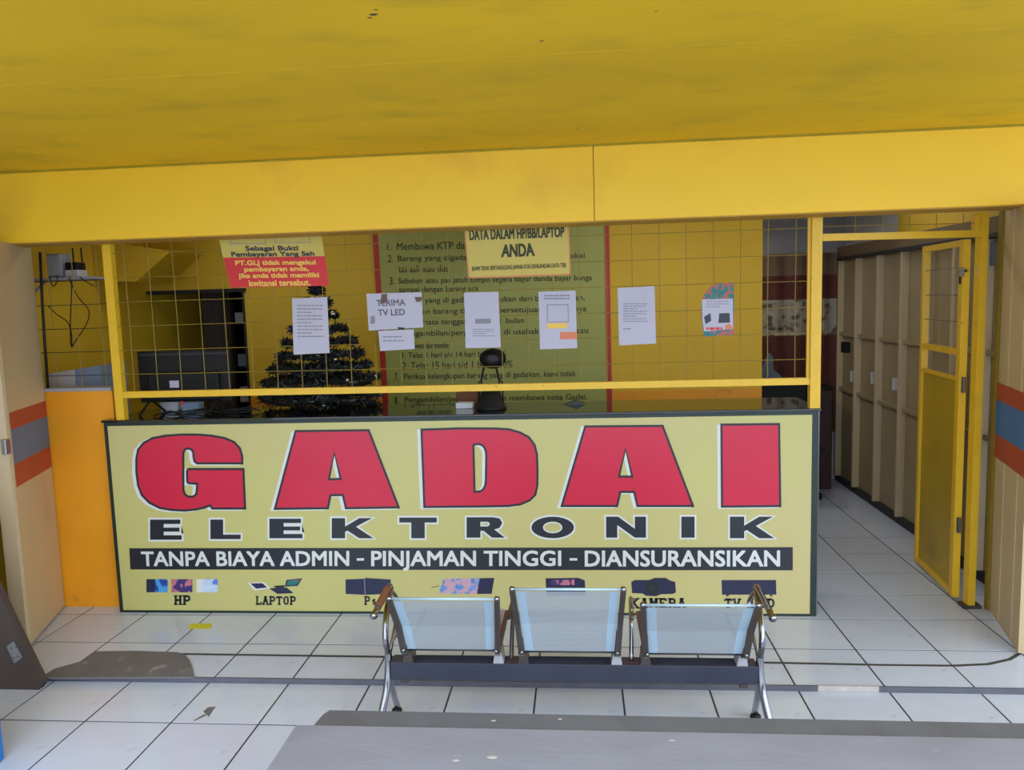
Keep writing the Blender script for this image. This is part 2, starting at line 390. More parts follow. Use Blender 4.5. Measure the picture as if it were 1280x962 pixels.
for k in range(4):
    MB().box((1.2, YB+.2+k*.32, 2.53), (2.5, YB+.24+k*.32, 2.56)).build('batten', GWAL, cb)
struct('wall_far', MB().box((XL-.15, 8.25, 0), (2.8, 8.4, 2.66)), GWAL)
struct('wall_corridor', MB().box((.9, YB+.14, 0), (1.05, 8.25, 2.56)), GWAL)
XR = 1.36*S
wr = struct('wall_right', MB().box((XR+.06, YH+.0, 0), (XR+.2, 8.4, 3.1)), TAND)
MB().box((XR+.045, YH-.1, 2.26), (XR+.06, 6.5, 3.1)).build('panel', YIN, wr)
MB().box((XR+.045, 6.5, 2.26), (XR+.06, 8.25, 2.9)).build('panel', WCEL, wr)
MB().box((XR-.02, YH-.1, 2.17), (XR+.06, 8.2, 2.27)).build('fascia', FASC, wr)
MB().box((XR-.05, YH-.1, 2.145), (XR+.06, 8.2, 2.17)).build('track', BLKS, wr)
# baseboard of the corridor
struct('baseboard_right', MB().box((XR-.012, YH+.12, 0), (XR+.06, 7.75, .06)), BLKS)
struct('wall_corridor_end', MB().box((1.05, 7.74, 0), (XR+.06, 7.80, 2.56)), GWAL)
# small back room seen through the doorway
struct('wall_backroom', MB().box((XL, 7.6, 0), (-3.05, 7.7, 2.56)).box((-4.2,7.6,0),(XL,7.7,2.56)), YIN)

# ------------------------------------------------------------------ lamps
def tube_lamp(x, y, z, L_, power, label):
    t = thing('ceiling_lamp', label, 'lamp', (x, y, z))
    MB().box((x-L_/2-.03, y-.04, z-.05), (x+L_/2+.03, y+.04, z), .006).build('housing', WPL, t)
    MB().tube([(x-L_/2, y, z-.075), (x+L_/2, y, z-.075)], .014).build('tube', TUBE, t, True)
    l = lamp('tube_light', (x, y, z-.10), power, (L_, .06), (1, .97, .88)); return t
tube_lamp(.5, 5.35, 2.95, 1.2, 4.5, 'white fluorescent tube lamp on the ceiling behind the wire grille')
tube_lamp(-2.3, 5.5, 2.95, 1.2, 2.2, 'added white fill lamp on the ceiling near the left inner wall')  # unseen lamp added to light the inner room

tube_lamp(1.95, 5.7, 2.95, .6, 1.1, 'short white fill lamp added on the ceiling above the corridor')  # fill lamp added out of view to brighten the corridor

tube_lamp(1.28, 7.0, 2.56, .3, 2.4, 'small white fill lamp added behind the yellow wall at the corridor end')  # hidden lamp added to light the far end of the corridor

# ------------------------------------------------------------------ counter with sign
YC = 2.3735*S; cx0, cx1 = W(133,600,YC).x, W(1020,600,YC).x
cx0 = -1.5537*S; cx1 = .7185*S; ZC = .645*S; YCB = 2.635*S
ct = thing('shop_counter', 'long glass-topped counter fronted by a pale yellow printed sign', 'counter', ((cx0+cx1)/2, (YC+YCB)/2, 0))
MB().box((cx0+.03, YC+.045, .0), (cx1-.03, YCB, ZC-.02)).build('body', BLKS, ct)
fr = MB().box((cx0, YC, 0), (cx0+.022, YC+.045, ZC)).box((cx1-.035, YC, 0), (cx1, YC+.045, ZC)).box((cx0+.022, YC, 0), (cx1-.035, YC+.045, .014)).box((cx0+.022, YC, ZC-.022), (cx1-.035, YC+.045, ZC))
fr.build('frame', DGRN, ct)
MB().box((cx1-.035, YC+.045, 0), (cx1-.005, YCB, ZC-.02)).build('side_panel', DGRN, ct)
MB().tube([(cx1+.001, YC-.001, .01), (cx1+.001, YC-.001, ZC)], .0035, 6).build('edge_strip', ALU, ct)
MB().box((cx0-.01, YC-.01, ZC), (cx1+.012, YCB+.01, ZC+.014), .002).build('glass_top', DGLS, ct)
YP = YC + .002
sg = MB().box((cx0+.022, YP, .014), (cx1-.035, YP+.02, ZC-.022)).build('sign_panel', SIGN, ct)

k1 = lambda pts: [(120+x/2.7826, 500+y/2.7826) for x, y in pts]
k2 = lambda pts: [(560+x/2.6667, 500+y/2.6667) for x, y in pts]
letters = [
 (k1([(508,219),(352,219),(343,212),(340,198),(339,182),(333,171),(320,167),(308,171),(303,184),(303,312),(309,328),(320,336),(337,336),(349,328),(352,310),(352,290),(322,288),(318,282),(317,246),(322,240),(512,240),(518,376),(405,376),(397,365),(375,373),(350,379),(310,383),(262,381),(222,374),(186,356),(160,330),(147,296),(141,250),(141,205),(147,172),(166,149),(196,133),(242,124),(300,120),(352,120),(402,124),(446,132),(480,146),(500,168),(508,196)]), []),
 (k1([(695,108),(948,105),(1052,372),(870,375),(859,329),(815,330),(806,375),(623,377)]), [k1([(829,182),(852,274),(809,276)])]),
 ([(527.1,537),(575,535.4),(620,535.6),(636,536.6),(650,540.5),(661,546.5),(668,556),(671,568),(671.7,590),(671.5,606),(669,618),(662,625),(650,630),(635,632),(600,632.6),(530.7,633.2)], [[(591.5,556),(596,554.6),(600,554.8),(603.5,556.5),(606,559.5),(607.6,564),(608.1,569),(607.6,601),(606.8,606.5),(604.6,611),(601.5,613.6),(597.5,614.6),(593,614.6)]]),
 (k2([(458,88),(715,86),(816,352),(632,352),(621,305),(574,305),(563,352),(380,352)]), [k2([(592,162),(615,255),(569,255)])]),
 (k2([(912,82),(1103,80),(1107,352),(914,354)]), []),
]
for P, H in letters:
    sh = [(x-4.0, y+1.3) for x, y in offset(P, 1.6)]
    MB().prism(pl(sh, YP-.0008), (0,.0006,0), [pl([(x-4.0, y+1.3) for x, y in offset(h, -1.2)], YP-.0008) for h in H]).build('letter_shadow', LWHT, sg)
    MB().prism(pl(offset(P, 1.6), YP-.0016), (0,.0006,0), [pl(offset(h, -1.6), YP-.0016) for h in H]).build('letter_outline', LBLK, sg)
    MB().prism(pl(offset(P, -1.2), YP-.0024), (0,.0006,0), [pl(offset(h, 1.2), YP-.0024) for h in H]).build('letter', LRED, sg)
GL = {
 'E': ([(0,0),(.96,0),(.955,.22),(.42,.221),(.424,.40),(.93,.402),(.935,.60),(.428,.603),(.433,.78),(1.003,.777),(1,1),(0,1)], []),
 'L': ([(0,0),(.42,0),(.42,.77),(1,.77),(1,1),(0,1)], []),
 'K': ([(0,0),(.32,0),(.32,.42),(.66,0),(.97,0),(.58,.43),(1,1),(.66,1),(.38,.62),(.32,.68),(.32,1),(0,1)], []),
 'T': ([(0,0),(1,0),(1,.24),(.68,.24),(.68,1),(.32,1),(.32,.24),(0,.24)], []),
 'R': ([(0,0),(.68,0),(.86,.06),(.93,.28),(.86,.52),(.72,.60),(1,1),(.66,1),(.44,.66),(.36,.66),(.36,1),(0,1)], [[(.36,.22),(.56,.22),(.61,.33),(.56,.45),(.36,.45)]]),
 'O': ([(.5+.5*math.cos(t*PI/12), .5+.5*math.sin(t*PI/12)) for t in range(24)], [[(.5+.23*math.cos(-t*PI/8), .5+.27*math.sin(-t*PI/8)) for t in range(16)]]),
 'N': ([(0,0),(.30,0),(.72,.58),(.72,0),(1,0),(1,1),(.72,1),(.28,.40),(.28,1),(0,1)], []),
 'I': ([(0,0),(1,0),(1,1),(0,1)], []),
}
wd = [('E',k1,188,415,298,485),('L',k1,398,415,503,483),('E',k1,603,412,718,480),('K',k1,820,410,965,480),('T',k1,1055,408,1185,480),('R',k2,62,390,190,458),('O',k2,278,388,420,460),('N',k2,527,388,660,458),('I',k2,778,388,822,458),('K',k2,940,388,1088,460)]
for ch, kk, x0, y0, x1, y1 in wd:
    P, H = GL[ch]; f = lambda q: kk([(x0+(x1-x0)*a, y0+(y1-y0)*b) for a, b in q])
    MB().prism(pl(offset(f(P), 2.25), YP-.0008), (0,.0006,0), [pl(offset(f(h), -1.6), YP-.0008) for h in H]).build('letter_outline', LWHT, sg)
    mb = MB()
    if ch == 'E':        # spine and three arms
        for q_ in ([(0,0),(.43,0),(.43,1),(0,1)], [(.42,0),(.96,0),(.955,.22),(.42,.22)], [(.42,.40),(.93,.40),(.93,.60),(.42,.60)], [(.42,.78),(1,.78),(1,1),(.42,1)]): mb.prism(pl(f(q_), YP-.0016), (0,.0006,0))
    else: mb.prism(pl(f(P), YP-.0016), (0,.0006,0), [pl(f(h), YP-.0016) for h in H])
    mb.build('letter', LBLK, sg)
sheet([(161.5,685),(991,683.6),(991,712.6),(163,711.5)], YP-.001).build('text_band', LBLK, sg)
text(MB(), 'TANPA BIAYA ADMIN', [(176.5,689.5),(436,688.8),(436,706.6),(177.5,706.8)], YP-.0014, .02).build('lettering', LWHT, sg)
text(MB(), 'PINJAMAN TINGGI', [(464.5,688.6),(701,688.3),(701,706.6),(464.5,706.8)], YP-.0014, .02).build('lettering', LWHT, sg)
text(MB(), 'DIANSURANSIKAN', [(731.5,688.2),(974.5,688),(974.5,707.2),(731.5,707.2)], YP-.0014, .02).build('lettering', LWHT, sg)
sheet([(446,697.5),(455,697.4),(455,700.4),(446,700.5)], YP-.0014).build('hyphen', LWHT, sg)
sheet([(712,697.3),(721.5,697.3),(721.5,700.4),(712,700.4)], YP-.0014).build('hyphen', LWHT, sg)
# slab-serif captions: strokes on a unit cell, bars at stroke ends
SL = {'H':([(0.2,0,.2,1),(.8,0,.8,1),(.2,.5,.8,.5)],[(.2,0),(.8,0),(.2,1),(.8,1)]),
 'P':([(.2,0,.2,1),(.2,.04,.75,.04),(.75,.04,.85,.3),(.85,.3,.75,.55),(.75,.55,.2,.55)],[(.2,0),(.2,1)]),
 'L':([(.25,0,.25,1),(.25,.96,.9,.96),(.9,.96,.9,.7)],[(.25,0),(.25,1)]),
 'A':([(.5,0,.15,1),(.5,0,.85,1),(.3,.62,.7,.62)],[(.5,0),(.15,1),(.85,1)]),
 'T':([(.5,0,.5,1),(.08,.04,.92,.04),(.08,.04,.08,.25),(.92,.04,.92,.25)],[(.5,1)]),
 'O':([(.2,.2,.2,.8),(.8,.2,.8,.8),(.2,.2,.35,.04),(.35,.04,.65,.04),(.65,.04,.8,.2),(.2,.8,.35,.96),(.35,.96,.65,.96),(.65,.96,.8,.8)],[]),
 's':([(.75,.42,.3,.42),(.3,.42,.3,.66),(.3,.66,.72,.70),(.72,.70,.72,.96),(.72,.96,.25,.96)],[]),
 '4':([(.65,0,.65,1),(.65,0,.15,.65),(.15,.65,.9,.65)],[(.65,1)]),
 'K':([(.2,0,.2,1),(.8,0,.25,.5),(.35,.45,.85,1)],[(.2,0),(.8,0),(.2,1),(.85,1)]),
 'M':([(.15,0,.15,1),(.85,0,.85,1),(.15,0,.5,.6),(.85,0,.5,.6)],[(.15,0),(.85,0),(.15,1),(.85,1)]),
 'E':([(.2,0,.2,1),(.2,.04,.85,.04),(.2,.5,.65,.5),(.2,.96,.85,.96),(.85,.04,.85,.25),(.85,.96,.85,.75)],[(.2,0),(.2,1)]),
 'R':([(.2,0,.2,1),(.2,.04,.7,.04),(.7,.04,.8,.28),(.8,.28,.7,.5),(.7,.5,.2,.5),(.5,.5,.88,1)],[(.2,0),(.2,1),(.88,1)]),
 'V':([(.12,0,.5,1),(.88,0,.5,1)],[(.12,0),(.88,0)]),
 'D':([(.2,0,.2,1),(.2,.04,.65,.04),(.65,.04,.85,.3),(.85,.3,.85,.7),(.85,.7,.65,.96),(.65,.96,.2,.96)],[(.2,0),(.2,1)]),' ':([],[])}
def slab(mb, s, x0, y0, x1, y1):
    cw = (x1-x0)/len(s); t = min(cw*.26, 2.9)/2
    for i, ch in enumerate(s):
        ln, sf = SL[ch]; X = lambda a: x0+(i+.06+a*.88)*cw; Yy = lambda b: y0+(y1-y0)*b
        for a, b, c, d in ln:
            p = Vector((X(a), Yy(b))); q = Vector((X(c), Yy(d))); e = (q-p).normalized(); n = Vector((-e.y, e.x))*t
            mb.prism(pl([tuple(p-n), tuple(q-n), tuple(q+n), tuple(p+n)], YP-.001), (0,.0005,0))
        for a, b in sf:
            mb.prism(pl([(X(a)-cw*.22, Yy(b)-.9), (X(a)+cw*.22, Yy(b)-.9), (X(a)+cw*.22, Yy(b)+.9), (X(a)-cw*.22, Yy(b)+.9)], YP-.001), (0,.0005,0))
    return mb
for s_, a in (('HP',(217,744.5,239,755)),('LAPTOP',(319,745.5,370.5,755)),('Ps4',(455,745.5,480,755)),('KAMERA',(788,748,858,759.5)),('TV LED',(905,748.5,969,758.5))):
    slab(MB(), s_, *a).build('caption', LBLK, sg)
for x0, x1, mm, md in ((183,196,PRN,0),(194,209.5,PRB,0),(214,240.5,PRC,0),(245.5,255,LWHT,0),(254,272,PRW,0)):
    sheet(tbox(x0,723.6,x1,740), YP-.001-.0003*(x0 in (194,254))).build('phone_picture', mm, sg)
def poly(pts, mm, nm, d=.001): sheet(pts, YP-d).build(nm, mm, sg)
poly([(310,728),(330,727.5),(338,735),(318,738)], LWHT, 'laptop_picture'); poly([(313,729),(328,728.6),(334,734),(320,735.5)], PRN, 'laptop_picture', .0013)
poly([(358,724.5),(378,722.5),(372,732),(356,733)], PRN, 'laptop_picture'); poly([(360,725.5),(375,724),(371,730.5),(358,731.5)], TEAL, 'laptop_picture', .0013)
poly([(342,732),(356,731),(355,734.5),(345,735)], LBLK, 'laptop_picture'); poly([(336,735),(358,734),(367,741),(347,742)], PRN, 'laptop_picture', .0008)
poly([(432,724),(455,723),(457,722),(488.5,724),(488.5,742),(456,743.2),(432,742)], PRN, 'console_picture'); poly([(455,723.4),(456,723.4),(457,743),(456,743)], PAPG, 'console_picture', .0013)
poly([(548.5,741.5),(554.5,723),(600,722.4),(596,742)], PRT, 'tablet_picture'); poly([(600,722.4),(618,722),(614.5,742),(596,742)], PRN, 'tablet_picture')
poly([(539,733.5),(549,731.8),(549,732.6),(539,734.2)], PRN, 'tablet_picture')
poly([(682,722.5),(723,722),(731,725),(732,744),(683,744)], PRN, 'computer_picture'); poly([(689,725),(718,724),(718,731),(689,731)], PRC, 'computer_picture', .0013)
poly([(789,727),(793,724.8),(812,724.5),(818,722),(832,722),(838,725.5),(844,727),(845,740),(841,742),(826,742.5),(820,745),(808,744.5),(803,741.5),(790,741)], PRN, 'camera_picture')
cm = [(815+9*math.cos(a*PI/8), 734+8.5*math.sin(a*PI/8)) for a in range(16)]
poly(cm, BLKS, 'camera_picture', .0013); poly([(815+(x-815)*.5, 734+(y-734)*.5) for x, y in cm], LBLK, 'camera_picture', .0016)
poly([(902,724.8),(970,724.6),(970.5,742.8),(902.5,743)], PRN, 'television_picture'); poly([(908,743),(912,743),(910,745),(907,745)], LBLK, 'television_picture'); poly([(962,743),(965,743),(966,745),(963,745)], LBLK, 'television_picture')

# ------------------------------------------------------------------ wire grille and door frame
YG = 2.385*S
gr = thing('wire_grille', 'yellow welded wire grille with posts standing on the long counter', 'grille', (-.4*S, YG, ZC+.014))
zt = ZB - .002
MB().box((-1.508*S, YG-.022, ZC+.014), (-1.480*S, YG+.022, zt)).build('post', YMET, gr)
px0, px1 = .6915*S, .7215*S
MB().box((px0, YG-.025, ZC+.014), (px1, YG+.025, zt)).build('post', YMET, gr)
zr = .7345*S
MB().box((-1.480*S, YG-.018, zr-.019), (px0, YG+.018, zr+.019)).build('rail', YMET, gr)
MB().box((px0-.016, YG-.008, zr+.019), (px0, YG+.008, zt)).build('side_strip', YMET, gr)
Xv = [(-1.4445 + .08055*k)*S for k in range(27)]
Zw = [(.801 + .0777*k)*S for k in range(6)]
wv = None
for x in Xv:
    if x > px0 - .02: continue
    j = random.uniform(-.004,.004)
    MB().tube([(x, YG, zr+.015), (x+j, YG+.002, (zr+zt)/2), (x, YG, zt)], .0023, 6).build('upright_wire', YWIRE, gr)
for z in Zw:
    MB().tube([(-1.482*S, YG-.005, z), (-.8*S, YG-.005, z+random.uniform(-.004,.003)), (-.1*S, YG-.005, z+random.uniform(-.004,.004)), (px0, YG-.005, z)], .0023, 6).build('cross_wire', YWIRE, gr)
# doorway frame
P0 = Vector((.722*S, 2.385*S, 0)); P1 = Vector((1.213*S, 2.455*S, 0))
df = thing('door_frame', 'yellow steel door frame with wire panel above it right of the counter', 'door frame', (P1.x, P1.y, 0))
MB().box((P1.x-.026, P1.y-.03, 0), (P1.x+.014, P1.y+.03, zt)).build('post', YMET, df)
MB().box((P1.x-.050, P1.y-.012, 2.14), (P1.x-.026, P1.y+.03, zt)).build('post', YMET, df)
z1 = 1.160*S
MB().bar(P0+Vector((0,0,z1)), P1+Vector((-.02,0,z1)), .036, .038).build('rail', YMET, df)
d = (P1-P0)
for k in range(1, 6):
    q = P0 + d*(k/6+.04); MB().tube([q+Vector((0,0,z1+.015)), q+Vector((0,0,zt))], .0023, 6).build('upright_wire', YWIRE, df)
MB().tube([P0+Vector((0,-.004,z1+.060)), P1+Vector((-.04,-.004,z1+.057))], .0023, 6).build('cross_wire', YWIRE, df)
MB().box((P1.x-.05, P1.y-.035, 0), (P1.x+.05, P1.y+.04, .02)).build('foot_plate', BRZ, df)

# yellow gate leaf, standing open
A = Vector((1.1935*S, 2.51*S, 0)); B = Vector((1.222*S, 2.86*S, 0))
gt = thing('gate_leaf', 'open yellow steel gate leaf with solid lower sheet and wire top', 'gate', (A.x, A.y, 0))
e = (B-A).normalized(); n_ = Vector((e.y, -e.x, 0)); L_ = (B-A).length; top = 1.148*S; t0 = .02
def lf(a, z): return A + e*a + Vector((0,0,z))
MB().bar(lf(.02,t0), lf(.02,top), .040, .052, up=tuple(e)).build('stile', YMET, gt)
MB().bar(lf(L_-.02,t0), lf(L_-.02,top), .040, .036, up=tuple(e)).build('stile', YMET, gt)
for z in (top-.018, .800*S, t0+.02): MB().bar(lf(.03,z), lf(L_-.03,z), .032, .036).build('rail', YMET, gt)
MB().bar(lf(.03,.715*S), lf(L_-.03,.715*S), .03, .022).build('rail', YMET, gt)
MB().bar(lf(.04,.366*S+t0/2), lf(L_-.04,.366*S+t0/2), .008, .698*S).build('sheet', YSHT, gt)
for k in range(1, 5): q = k/5*L_; MB().tube([lf(q,.81*S), lf(q,top-.03)], .0023, 6).build('upright_wire', YWIRE, gt)
for k in range(1, 4): z = .81*S + (top-.81*S)*k/4; MB().tube([lf(.03,z)-n_*.004, lf(L_-.03,z)-n_*.004], .0023, 6).build('cross_wire', BRZ, gt)
lk = MB().bar(lf(-.005,1.035*S)-n_*.03, lf(-.005,1.062*S)-n_*.03, .03, .03).bar(lf(-.02,1.052*S), lf(.04,1.052*S)-n_*.02, .012, .012).build('lock', ALU, gt)
MB().tube([lf(0,1.035*S)-n_*.03, lf(.0,1.012*S)-n_*.03], .006).build('key', BLK, lk)
for z in (.42, 1.25): MB().tube([lf(-.022,z), lf(-.022,z+.09)], .011).build('hinge', BRZ, gt)

# ------------------------------------------------------------------ wire screen above the orange half wall
wg = thing('window_grille', 'thin wire screen above the orange half wall on the left', 'grille', (-1.66*S, YH, zh+.02))
for u in (57, 88, 119):
    x = W(u, 400, YH).x; MB().tube([(x, YH+.06, zh+.02), (x, YH+.06, zt)], .0025, 6).build('upright_wire', YWIRE, wg)
for v in (350, 380.5, 410.8, 440.3, 470):
    z = W(100, v, YH).z; MB().tube([(xh0-.05, YH+.055, z), (xh1+.03, YH+.055, z)], .0025, 6).build('cross_wire', BLKS, wg)

# ------------------------------------------------------------------ folding doors of tan steel
def seg(mb, p, q, z0, z1, t=.02, off=0):     # upright slab between floor points p and q
    p = Vector(p); q = Vector(q); d = (q-p).normalized(); n = Vector((d.y, -d.x, 0))
    a = p + n*off; b = q + n*off; c = b + n*t; e_ = a + n*t
    return mb.hexa([Vector((v.x, v.y, z0)) for v in (a,b,c,e_)] + [Vector((v.x, v.y, z1)) for v in (a,b,c,e_)])
# left near leaf: its face turns towards the counter
a = Vector((-1.672*S, 2.100*S, 0)); b = Vector((-1.778*S, 2.415*S, 0))
fd = thing('folding_door_leaf', 'tan steel door leaf with red and blue stripes beside the orange half wall', 'door', (a.x, a.y, 0), )
seg(MB(), a, b, .012, zt, .025, -.025).build('panel', TAN, fd)
MB().box((a.x-.085, a.y-.012, .012), (a.x+.002, a.y+.012, zt)).build('flange', TANL, fd)
for z0, z1_, mm in ((.665,.716,REDS), (.562,.665,BLUS), (.492,.562,REDS)):
    p = a + (b-a)*.07; seg(MB(), p, b, z0*S, z1_*S, .002, 0).build('stripe', mm, fd)
c = Vector((-1.725*S, 2.065*S, 0)); d2 = Vector((-2.13*S, 1.45*S, 0))
fe = thing('folding_door_leaf', 'plain tan steel door leaf with a latch at the left border', 'door', (c.x, c.y, 0))
seg(MB(), c, d2, .012, zt, .025, 0).build('panel', TAN, fe)
q = W(6,558,3.72); MB().box((q.x-.008,q.y-.02,q.z-.04),(q.x+.02,q.y+.02,q.z+.04),.003).build('latch', ALU, fe)
# right near leaf
a = Vector((1.253*S, 2.42*S, 0)); b = Vector((1.178*S, 2.120*S, 0))
ff = thing('folding_door_leaf', 'tan ribbed steel door leaf with red and blue stripes at the right border', 'door', (a.x, a.y, 0))
seg(MB(), a, b, .012, zt, .025, -.025).build('panel', TAN, ff)
dd = (b-a)
for k in range(2):
    p = a + dd*(.14+.42*k); q = a + dd*(.36+.42*k); seg(MB(), p, q, .03, zt-.01, .004, 0).build('rib', TAN, ff)
for z0, z1_, mm in ((.665,.716,REDS), (.562,.665,BLUR), (.492,.562,REDS)):
    o = seg(MB(), a, b, z0*S, z1_*S, .0065, 0).build('stripe', mm, ff)
MB().box((a.x-.018, a.y-.015, .012), (a.x+.012, a.y+.02, zt)).build('edge_post', YWIRE, ff)
# far folding gate along the corridor
fg = thing('folding_gate', 'long tan folding steel gate lining the right side of the corridor', 'gate', (XR, 6.0, 0))
ys = [4.62, 5.02, 5.41, 5.81, 6.24, 6.72, 7.22, 7.70]
for i in range(len(ys)-1):
    y0, y1 = ys[i], ys[i+1]
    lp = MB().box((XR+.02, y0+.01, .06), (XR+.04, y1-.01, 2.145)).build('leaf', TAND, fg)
    MB().box((XR-.035, y1-.035, .06), (XR+.02, y1-.005, 2.14)).build('flange', TANL, lp)
    for z in (.785*S, .50*S): MB().box((XR-.015, y0+.01, z-.022), (XR+.02, y1-.035, z+.012), .003).build('rail', TAND, lp)
for u, v in ((1065,470),(1091,472),(1118,480)):
    q = SX(u, v, XR-.0); MB().box((q.x-.02, q.y-.03, q.z-.05), (q.x+.02, q.y+.0, q.z+.05), .004).build('handle', WPL, fg)
q = SX(1235,330,XR); MB().box((XR-.01, 4.85, 1.98), (XR+.02, 5.0, 2.12)).build('window', GLZ, fg)

# ------------------------------------------------------------------ papers and cards on the grille
YN = YG - .012
def paper(name, label, pts, curl=0, group=None, m_=PAP):
    P = pl(pts, YN); cen = sum(P, Vector())/len(P)
    t = thing(name, label, 'notice', (cen.x, YN, min(p.z for p in P)), group)
    mb = MB(); nx = 8
    if len(P) == 4:
        for s_ in (0, .0008):
            n0 = len(mb.v)
            for j in range(nx+1):
                f = j/nx; o = Vector((0, -curl*math.sin(f*PI)*1.0 + s_, 0))
                mb.v += [P[0].lerp(P[1], f)+o, P[3].lerp(P[2], f)+o]
            for j in range(nx): mb.f.append((n0+2*j, n0+2*j+1, n0+2*j+3, n0+2*j+2))
    else: mb.prism(P, (0,.0008,0))
    mb.build('sheet', m_, t, True); return t
YQ = YN - .0015
t = paper('paper_notice', 'white typed notice taped to the grille in front of the dark tinsel tree', [(365,373),(409,371),(412,441),(367,443)])
dashes(MB(), 371, 381, 404, 424, 10, YQ, .08, .3).build('print', PAPG, t)
t = paper('paper_notice', 'wide torn white notice reading TERIMA TV LED on the grille', [(458,367),(527,365),(529,409),(461,413)])
text(MB(), 'TERIMA', [(470,375),(506,374),(507,381.5),(471,382.5)], YQ, .012).build('lettering', PAPD, t)
text(MB(), 'TV LED', [(472,387),(506,386),(506,393.5),(473,394.5)], YQ, .012).build('lettering', PAPD, t)
sheet([(477,367.5),(484,367),(484,377),(475,380)], YQ).build('tape', BRCL, t)
sheet([(463,396),(468,394),(469,404),(463,405)], YQ).build('tear', PAPG, t)
sheet([(518,371),(528,371),(526,377),(520,377)], YQ).build('tear', BRCL, t)
sheet([(497,408.5),(506,409.5),(505,412),(498,411.5)], YQ).build('tear', BLKS, t)
t = paper('paper_notice', 'small white slip hanging below the wide torn notice', [(473,413.5),(517,411.5),(518.5,436),(475,438.5)])
dashes(MB(), 479, 420, 505, 430, 2, YQ, 0, .3).build('print', PAPG, t)
t = paper('paper_notice', 'white sheet with a grey caption bar above the black desk fan', [(580,365.5),(623,364.5),(626,434),(582,435)])
sheet([(594,398.5),(613.5,398),(613.5,404),(594,404.5)], YQ).build('caption_bar', PAPG, t)
dashes(MB(), 591, 411, 618, 422, 4, YQ, 0, .3).build('print', PAPG, t)
t = paper('paper_notice', 'white sheet with a yellow button and an orange label printed on it', [(673,364.5),(719.5,363),(721.5,435),(675,436.5)])
dashes(MB(), 680, 368.5, 712, 376, 2, YQ, 0, .45).build('print', PAPG, t)
mb = MB(); outline(mb, [(684,381),(710,380.5),(710.5,402),(684.5,402.5)], YQ, .004); mb.build('printed_frame', PAPG, t)
sheet([(684,404),(709,403.5),(709,410),(684.5,410.5)], YQ).build('yellow_button', GLD, t)
sheet([(700,415),(721,414.5),(721.3,423.5),(700,424)], YQ).build('orange_label', ORNG, t)
t = paper('paper_notice', 'white typed letter taped to the grille right of the green banner', [(772,360),(818,357.5),(820,429),(774,431.5)])
dashes(MB(), 779, 379, 809, 404, 8, YQ, .05, .35).build('print', PAPG, t)
dashes(MB(), 779, 410, 789, 414, 1, YQ, 0, .4).build('print', PAPG, t)
FL = [(877,376),(881,366),(889,357),(896,354.5),(917.5,353.5),(918,418),(880,420.5),(878,408),(876,392)]
t = paper('flyer', 'small teal and white leaflet with a curled upper left corner', FL, m_=TEAL); t['category'] = 'leaflet'
sheet([(877.5,374),(916,373),(916.5,411),(880,414),(878,400)], YQ).build('white_field', PAP, t)
sheet([(899,391.5),(912,391),(912.5,403),(898,403.5)], YQ-.0006).build('laptop_picture', LBLK, t)
sheet([(880,396),(888,391),(889,401),(882,405)], YQ-.0006).build('phone_picture', PRN, t)
dashes(MB(), 883, 376, 912, 386, 3, YQ-.0006, 0, .3).build('print', PAPG, t)
dashes(MB(), 883, 409, 903, 414, 1, YQ-.0006, 0, .6).build('print', RSGN, t)
sheet([(906,411),(907,406),(911,404.5),(915,407),(915.5,412)], YQ-.0006).build('face_picture', ORNG, t)
YM = YG - .016; YN = YM; YQ = YN - .0015
t = paper('payment_sign', 'yellow and red card about payment receipts hanging at the upper left of the grille', [(269,280),(399,277),(411.6,356.9),(288,359.3)], m_=PAPY); t['category'] = 'sign'
sheet([(279.3,322),(406.2,320),(411.6,356.9),(288,359.3)], YQ).build('red_field', RSGN, t)
mb = MB(); outline(mb, [(287,295),(331,295),(332,304.5),(288,304.5)], YQ, .004); outline(mb, [(343,295),(386,294.5),(388,303),(344,303.5)], YQ, .004); mb.build('printed_frame', PAPG, t)
mb = MB(); text(mb, 'Sebagai Bukti', [(306.5,307.5),(372,307),(373,314.5),(308,315)], YQ-.0004, .03); text(mb, 'Pembayaran Yang Sah', [(289,315),(392,314),(393,321),(290,322.5)], YQ-.0004, .03); mb.build('lettering', LBLK, t)
mb = MB()
for s_, x0, x1, y in (('PT.GLJ tidak mengakui',294,394,325),('pembayaran anda,',305,385,333),('jika anda tidak memiliki',298,398,341),('kwitansi tersebut.',311,387,349.5)):
    text(mb, s_, [(x0,y+.8),(x1,y-.4),(x1+1,y+6.8),(x0+1,y+8)], YQ-.0008, .03)
mb.build('lettering', GLD, t)
t = paper('data_warning_sign', 'tan card with orange edge headed DATA DALAM HP/BB/LAPTOP ANDA on the grille', [(579,276),(710.5,273),(713.5,343),(585.5,347.5)], m_=PAPY); t['category'] = 'sign'
mb = MB(); outline(mb, [(580,276),(710.5,273),(712.8,343),(586,347)], YQ, .007); mb.build('edge_line', ORNG, t)
mb = MB(); text(mb, 'DATA DALAM HP/BB/LAPTOP', [(586.5,287),(705,283.5),(705,296),(587.5,300)], YQ-.0004, .02); text(mb, 'ANDA', [(628,306),(666,304),(668,319.5),(627,321)], YQ-.0004, .025)
text(mb, '(KAMI TIDAK BERTANGGUNG JAWAB ATAS KEHILANGAN DATA TSB)', [(590,333),(707.5,328.5),(707.5,335.5),(590,340)], YQ-.0004, .01); mb.build('lettering', TXG, t)

